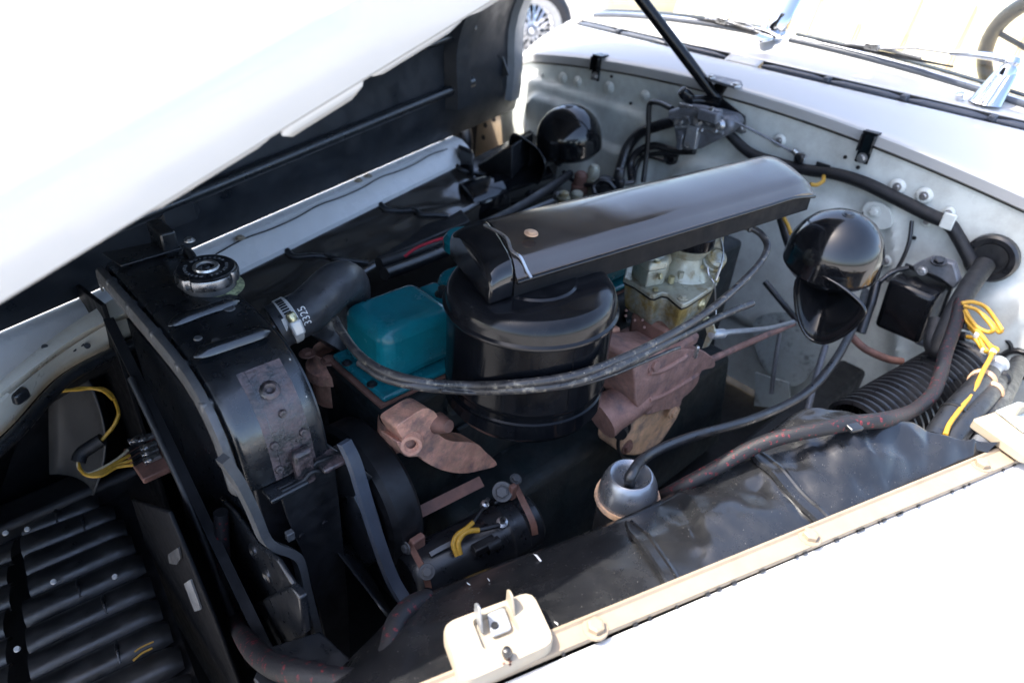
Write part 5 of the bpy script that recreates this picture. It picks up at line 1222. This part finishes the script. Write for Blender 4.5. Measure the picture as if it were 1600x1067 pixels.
o = tube('wiring_loom', X3([(1130, 200, 1.40), (1170, 238, 1.41), (1215, 255, 1.415), (1262, 266, 1.42), (1305, 272, 1.42), (1350, 286, 1.42), (1400, 310, 1.42), (1450, 335, 1.42), (1482, 350, 1.42), (1498, 372, 1.42), (1512, 398, 1.415), (1520, 415, 1.41)]), [.010, .012, .012, .012, .013, .013, .013, .012, .012, .012], M_cloth, None, n=12, samp=8); tag(o, 'black taped loom running along the top of the near firewall', 'wiring loom')
box('loom_clip', P(1481, 346, x=1.407), (.006, .022, .03), M_fire, o, bevel=.002)
box('loom_clip', P(1249, 247, x=1.415), (.012, .02, .02), M_satin, o, bevel=.004); box('loom_clip', P(1285, 262, x=1.42), (.004, .03, .018), M_satin, o, bevel=.001)
o = tube('horn_wire', [P(984, 757, z=.842), P(986, 742, z=.868)] + X3([(1012, 712, .56), (1075, 684, .64), (1175, 655, .76), (1255, 617, .90), (1300, 570, 1.0), (1328, 522, 1.10), (1345, 480, 1.18), (1352, 455, 1.25)]), [.0065, .0065, .0065, .0068, .0068, .0065], M_rubber, None, n=12, samp=8); tag(o, 'smooth black hose from the silver cup up to the near horn', 'hose')
for nm, pts, r in (('firewall_wire', [(1425, 345, 1.42), (1420, 380, 1.41), (1405, 415, 1.40), (1385, 440, 1.38)], .004), ('firewall_wire', [(1350, 330, 1.425), (1342, 350, 1.42), (1338, 365, 1.42)], .003)):
    o = tube(nm, X3(pts), r, M_rubber, None, n=8); tag(o, 'thin black wire hanging right of the near horn' if r > .0035 else 'short thin wire above the near horn', 'wire')
yw = thing('yellow_wires', 'coil of yellow cloth wires tied beside the thick loom at the right', 'wires', P(1530, 520, x=1.25))
L1 = [(1502, 474, 1.25), (1520, 472, 1.26), (1540, 480, 1.27), (1556, 500, 1.27), (1566, 516, 1.26)]
L2 = [(1506, 478, 1.25), (1526, 484, 1.25), (1542, 500, 1.24), (1552, 514, 1.23), (1545, 519, 1.23), (1528, 512, 1.23), (1516, 498, 1.24), (1508, 484, 1.25)]
L3 = [(1505, 486, 1.25), (1512, 503, 1.24), (1532, 524, 1.22), (1549, 541, 1.20), (1558, 546, 1.19), (1552, 553, 1.18)]
L4 = [(1510, 492, 1.25), (1526, 514, 1.23), (1541, 533, 1.21), (1551, 548, 1.19)]
L5 = [(1514, 510, 1.24), (1530, 527, 1.22), (1538, 545, 1.20), (1548, 553, 1.19)]
L6 = [(1510, 526, 1.23), (1524, 530, 1.22), (1538, 548, 1.20), (1550, 552, 1.18), (1536, 580, 1.13), (1522, 610, 1.08), (1500, 640, 1.01), (1484, 662, .97), (1477, 680, .94)]
L7 = [(1566, 516, 1.26), (1560, 519, 1.26), (1550, 505, 1.26), (1535, 490, 1.26)]
for q, L_ in enumerate((L1, L2, L3, L4, L5, L6, L7)): tube('wire', X3(L_), .0034 if q != 5 else .0036, M_yellow, yw, n=8)
tube('wire_sleeve', X3([(1490, 502, 1.26), (1508, 508, 1.25), (1514, 510, 1.24)]), .008, M_rubber, yw, n=10)
tube('wire_sleeve', X3([(1484, 524, 1.24), (1500, 525, 1.235), (1512, 526, 1.23)]), .008, M_rubber, yw, n=10)
for (u, v, x) in ((1527, 524, 1.222), (1538, 548, 1.20), (1552, 550, 1.185)): box('ferrule', P(u, v, x=x), (.010, .010, .010), M_band, yw, bevel=.002)
# corrugated heater duct
c0, c1 = P(1345, 668, x=1.02), P(1500, 575, x=1.27); axd = (c1 - c0).normalized(); ld = (c1 - c0).length
prof_c = []
for k in range(int(ld / .014) + 1):
    s = k * .014; prof_c += [(.058, s), (.0645, s + .0035), (.0645, s + .0075), (.058, s + .0105)]
cd2 = lathe('heater_duct', prof_c, c0 + V(0, 0, -.02), M_rubber, axis=axd, seg=44, ang=40); tag(cd2, 'fat corrugated black heater duct below the regulator', 'duct')
hf = thing('heater_fitting', 'dark clamped hose fitting on the firewall below the regulator', 'fitting', P(1490, 590, x=1.3))
tube('elbow', X3([(1478, 558, 1.32), (1505, 552, 1.33), (1528, 558, 1.33), (1533, 575, 1.32)]), .020, M_rubber, hf, n=14)
box('clamp', P(1490, 575, x=1.31), (.03, .05, .04), M_satin, hf, bevel=.008); box('tab', P(1510, 543, x=1.33), (.02, .04, .02), M_satin, hf, bevel=.005)
lathe('valve', [(0, .03), (.004, .03), (.004, .012), (.009, .010), (.010, 0), (.014, -.004), (.014, -.012)], P(1433, 578, x=1.2), M_satin, axis=(0, 0, 1), seg=14, parent=hf)
tube('valve_pin', [P(1440, 570, x=1.2), P(1446, 556, x=1.2)], .0013, M_dull, hf, n=5, samp=2)
for k, (pts, r, lb) in enumerate((([(1545, 585, 1.18), (1520, 612, 1.10), (1490, 645, 1.02), (1458, 690, .94)], .017, 'black heater pipe with clamp, upper of the pair at the right'), ([(1556, 602, 1.17), (1535, 630, 1.08), (1505, 665, 1.0), (1480, 700, .94)], .015, 'black heater pipe, lower of the pair at the right'))):
    pp = X3(pts); o = tube('heater_pipe', pp, r, M_rubber, None, n=18, samp=8); tag(o, lb, 'pipe', 'heater pipes by the rear latch plate')
    d = (pp[1] - pp[0]).normalized(); lathe('clamp_ring', [(r + .0005, 0), (r + .003, .002), (r + .003, .010), (r + .0005, .012)], pp[0].lerp(pp[1], .35), M_rustt, axis=d, seg=24, parent=o)
    lathe('nozzle', [(r * .8, .0), (r * .75, -.03), (r * .95, -.034), (r * .95, -.05), (0, -.055)], pp[0], M_alu if k == 0 else M_dull, axis=d, seg=20, parent=o)
    if k == 0: lathe('cable_tie', [(r + .0005, 0), (r + .002, .001), (r + .002, .006), (r + .0005, .007)], pp[2], M_dull, axis=(pp[3] - pp[1]), seg=24, parent=o)
o = tube('column_tube', X3([(1592, 566, 1.40), (1578, 598, 1.25), (1556, 640, 1.10), (1535, 680, 1.0)]), .014, M_rubber, None, n=14, samp=6); tag(o, 'black tube leaving the ringed grommet at the right edge', 'tube')
o = tube('flex_conduit', X3([(1540, 668, 1.05), (1530, 690, 1.0), (1520, 712, .95)]), .012, M_motor, None, n=12, samp=6, wob=.15); tag(o, 'grey flexible conduit behind the rear latch plate', 'conduit')

# silver cup on the shield edge
sc = thing('bell_cup', 'silver bell shaped cup with a hose entering its dished top', 'cup', P(980, 790, z=.79))
cc2 = P(981, 771, z=.822)
lathe('bell', [(.036, -.012), (.036, -.002), (.0352, .004), (.0343, .011), (.0325, .019), (.0298, .026), (.0272, .0305), (.0258, .0322), (.0240, .0328), (.0222, .0318), (.0165, .026), (.0105, .0205), (.0, .0185)], cc2, M_silver, axis=(-.04, .02, 1), seg=48, parent=sc, ang=32)
lathe('base_flange', [(.035, -.011), (.0385, -.010), (.0398, -.006), (.0390, -.002), (.035, -.003)], cc2, M_rustt, axis=(-.04, .02, 1), seg=48, parent=sc)
lathe('body', [(.034, -.01), (.034, -.09), (.03, -.10), (0, -.10)], cc2, M_dull, seg=36, parent=sc)

# ================================================================== WIPER MOTOR AND FIREWALL TUBES
wm = thing('wiper_motor', 'grey wiper motor casting on the firewall under the prop bracket', 'motor', P(1100, 200, x=1.38))
prism('casting', [P(u, v, x=1.345) for u, v in [(1047, 178), (1062, 168), (1085, 172), (1112, 178), (1140, 186), (1146, 200), (1132, 214), (1112, 224), (1092, 234), (1070, 236), (1056, 232), (1052, 205)]], (.07, .01, 0), M_motor, wm, bevel=.010, seg=3)
tube('valve_barrel', X3([(1050, 180, 1.34), (1085, 172, 1.34), (1125, 180, 1.345)]), .012, M_motor, wm, n=14, samp=3)
tube('valve_rod', X3([(1062, 164, 1.335), (1092, 172, 1.335)]), .006, M_steel, wm, n=8, samp=3)
for (u, v) in ((1074, 182), (1100, 172), (1113, 172), (1108, 192), (1118, 205), (1066, 214), (1096, 204)): bolt(wm, P(u, v, x=1.340), (-1, -.1, .4), .006, M_steel, h=1.0, washer=False)
box('rib_block', P(1082, 214, x=1.34), (.016, .03, .05), M_alu, wm, bevel=.003); box('rib_block', P(1064, 220, x=1.34), (.014, .014, .04), M_motor, wm, bevel=.003)
for (u, v) in ((1060, 190), (1090, 190), (1125, 196), (1078, 226)): lathe('boss', [(0, .012), (.007, .011), (.009, .004), (.012, 0)], P(u, v, x=1.342), M_steel, axis=(-1, 0, .2), seg=14, parent=wm)
tube('casting_rib', X3([(1056, 200, 1.343), (1090, 198, 1.343), (1130, 208, 1.343)]), .004, M_alu, wm, n=8, samp=3)
tube('casting_rib', X3([(1075, 178, 1.343), (1080, 205, 1.343), (1084, 230, 1.343)]), .004, M_motor, wm, n=8, samp=3)
box('cable_block', P(1108, 182, x=1.335), (.02, .05, .024), M_motor, wm, bevel=.004)
lathe('port', [(0, .02), (.011, .019), (.013, .010), (.013, -.01), (.010, -.03)], P(1073, 150, x=1.36), M_black, axis=(-.6, .3, .5), seg=18, parent=wm)
tube('arm', X3([(1080, 158, 1.37), (1100, 158, 1.39), (1125, 162, 1.40)]), .012, M_black, wm, n=10, samp=3)
tube('control_cable', X3([(1112, 175, 1.34), (1160, 196, 1.37), (1210, 222, 1.40), (1243, 241, 1.425)]), .0026, M_motor, wm, n=8, samp=5)
lathe('cable_stop', [(0, .02), (.006, .018), (.007, 0), (.011, -.004), (.011, -.012)], P(1248, 243, x=1.42), M_steel, axis=(-.4, .6, .5), seg=14, parent=wm)
tubes = [('vacuum_hose', [(1050, 170, 1.35), (1030, 161, 1.37), (1017, 161, 1.38), (1014, 172, 1.38), (1013, 205, 1.38), (1010, 245, 1.38), (1005, 285, 1.37)], .0065, 'thin black tube bending down left of the wiper motor'),
         ('vacuum_hose', [(1052, 190, 1.38), (1025, 198, 1.39), (1000, 208, 1.39), (982, 228, 1.38), (972, 255, 1.36), (964, 285, 1.34)], .013, 'thick black hose sweeping down from the wiper motor'),
         ('vacuum_hose', [(1085, 236, 1.40), (1055, 236, 1.40), (1022, 228, 1.39), (996, 238, 1.38), (985, 258, 1.37), (988, 285, 1.35)], .009, 'black hose looping under the wiper motor'),
         ('vacuum_hose', [(1060, 243, 1.41), (1030, 240, 1.40), (1005, 246, 1.39), (994, 262, 1.38), (990, 285, 1.36)], .006, 'slim black hose inside the loop under the wiper motor'),
         ('vacuum_hose', [(1038, 252, 1.41), (1018, 246, 1.41), (1000, 242, 1.41)], .004, 'thin lead running to the round firewall plug')]
for nm, pts, r, lb in tubes:
    o = tube(nm, X3(pts), r, M_rubber, None, n=12, samp=8); tag(o, lb, 'hose', 'hoses round the wiper motor')
# lower clutter between engine and firewall on the far side
for k, (u, v, x, r, h, m) in enumerate(((905, 300, 1.2, .016, .05, M_rustd), (925, 290, 1.22, .014, .05, M_zincl), (945, 296, 1.2, .018, .03, M_dull), (965, 290, 1.22, .012, .04, M_satin), (900, 318, 1.15, .014, .03, M_zincl), (870, 318, 1.12, .010, .03, M_steel), (880, 312, 1.1, .012, .02, M_zinc))):
    o = lathe('engine_stud', [(0, h), (r * .7, h * .98), (r, h * .85), (r, h * .4), (r * 1.3, h * .35), (r * 1.3, 0), (r * .8, -.01), (r * .8, -.06)], P(u, v, x=x), m, seg=16, parent=eng)
o = tube('spark_lead', X3([(880, 268, 1.2), (900, 285, 1.2), (930, 290, 1.2), (965, 288, 1.22), (990, 285, 1.25)]), .005, M_rubber, None, n=10, samp=6); tag(o, 'black lead crossing behind the air duct', 'lead')
o = tube('spark_lead', X3([(930, 305, 1.15), (928, 292, 1.17), (938, 282, 1.18), (950, 284, 1.19), (960, 295, 1.2)]), .006, M_rubber, None, n=10, samp=6); tag(o, 'short black lead looping beside the far horn', 'lead')
# far side: heater hoses, blower housing
o = tube('heater_hose', X3([(592, 412, .55), (640, 396, .62), (720, 366, .76), (790, 335, .90), (850, 300, 1.05), (890, 272, 1.2)]), .010, M_dull, None, n=14, samp=6); tag(o, 'upper black heater hose running along the far side of the engine', 'hose', 'far side heater hoses')
o = tube('heater_hose', X3([(600, 428, .54), (650, 410, .62), (728, 378, .76), (800, 345, .90), (862, 318, 1.05)]), .011, M_satin, None, n=14, samp=6); tag(o, 'lower black heater hose running along the far side of the engine', 'hose', 'far side heater hoses')
o = tube('red_wire', X3([(632, 401, .58), (650, 388, .60), (680, 376, .63), (710, 369, .66), (733, 371, .70)]), .0026, M_red, None, n=8, samp=6); tag(o, 'bright red wire arching above the far heater hose', 'wire')
b0, b1 = P(722, 322, x=.98), P(850, 280, x=1.22)
bh = thing('blower_housing', 'dark cylindrical blower duct on the far inner fender', 'blower', b0.lerp(b1, .5))
lathe('drum', [(0, 0), (.040, .001), (.050, .008), (.052, .014), (.052, .10), (.050, .104), (.046, .11), (.046, (b1 - b0).length)], b0, M_blackg, axis=(b1 - b0), seg=40, parent=bh)
prism('bracket', [P(u, v, x=1.05) for u, v in [(715, 230), (738, 240), (740, 300), (712, 330)]], (.02, .02, 0), M_satin, bh, bevel=.004)
prism('battery_tray', [P(u, v, x=1.10) for u, v in [(738, 262), (800, 228), (800, 290), (740, 305)]], (.12, .05, 0), M_dull, bh, bevel=.004)
prism('long_ledge', [P(u, v, z=.80) for u, v in [(395, 470), (560, 395), (720, 325), (735, 345), (570, 415), (410, 500)]], (0, 0, -.01), M_dull, bh, bevel=.003)

o = tube('orange_wire', X3([(1222, 326, 1.30), (1225, 340, 1.30), (1231, 352, 1.30), (1236, 366, 1.28)]), .004, M_yellow, None, n=8); tag(o, 'short orange yellow wire between air duct end and near horn', 'wire')
o = tube('black_lead', X3([(1214, 322, 1.34), (1222, 345, 1.33), (1230, 372, 1.31), (1240, 398, 1.30)]), .010, M_rubber, None, n=10); tag(o, 'black lead hanging behind the end of the air duct', 'lead')
o = tube('orange_wire', X3([(1266, 288, 1.36), (1276, 289, 1.37), (1286, 283, 1.38), (1287, 276, 1.40)]), .0042, M_yellow, None, n=8); tag(o, 'orange wire tip beyond the far end of the air duct', 'wire')
for nm, pts, r, m, lb in (('engine_lead', [(1195, 440, 1.2), (1220, 470, 1.2), (1245, 500, 1.22)], .006, M_rubber, 'black lead sagging below the near horn towards the firewall'),
    ('engine_lead', [(1290, 540, 1.2), (1275, 590, 1.15), (1262, 640, 1.10)], .006, M_motor, 'grey rod dropping down the firewall below the near horn'),
    ('engine_lead', [(1222, 500, 1.36), (1212, 560, 1.34), (1205, 615, 1.32)], .005, M_motor, 'grey rod against the flaking firewall panel'),
    ('engine_lead', [(1330, 525, 1.2), (1352, 545, 1.2), (1385, 560, 1.22), (1410, 565, 1.24)], .007, M_rustd, 'dark rusty cable with end fitting below the near horn'),
    ('engine_lead', [(1375, 440, 1.3), (1395, 425, 1.32), (1420, 418, 1.33)], .005, M_rubber, 'thin black lead arching over the regulator box'),
    ('engine_lead', [(1345, 520, 1.25), (1355, 490, 1.27), (1362, 470, 1.28), (1370, 440, 1.3)], .009, M_rubber, 'black lead between near horn and regulator box')):
    o = tube(nm, X3(pts), r, m, None, n=10); tag(o, lb, 'lead', 'leads near the firewall')
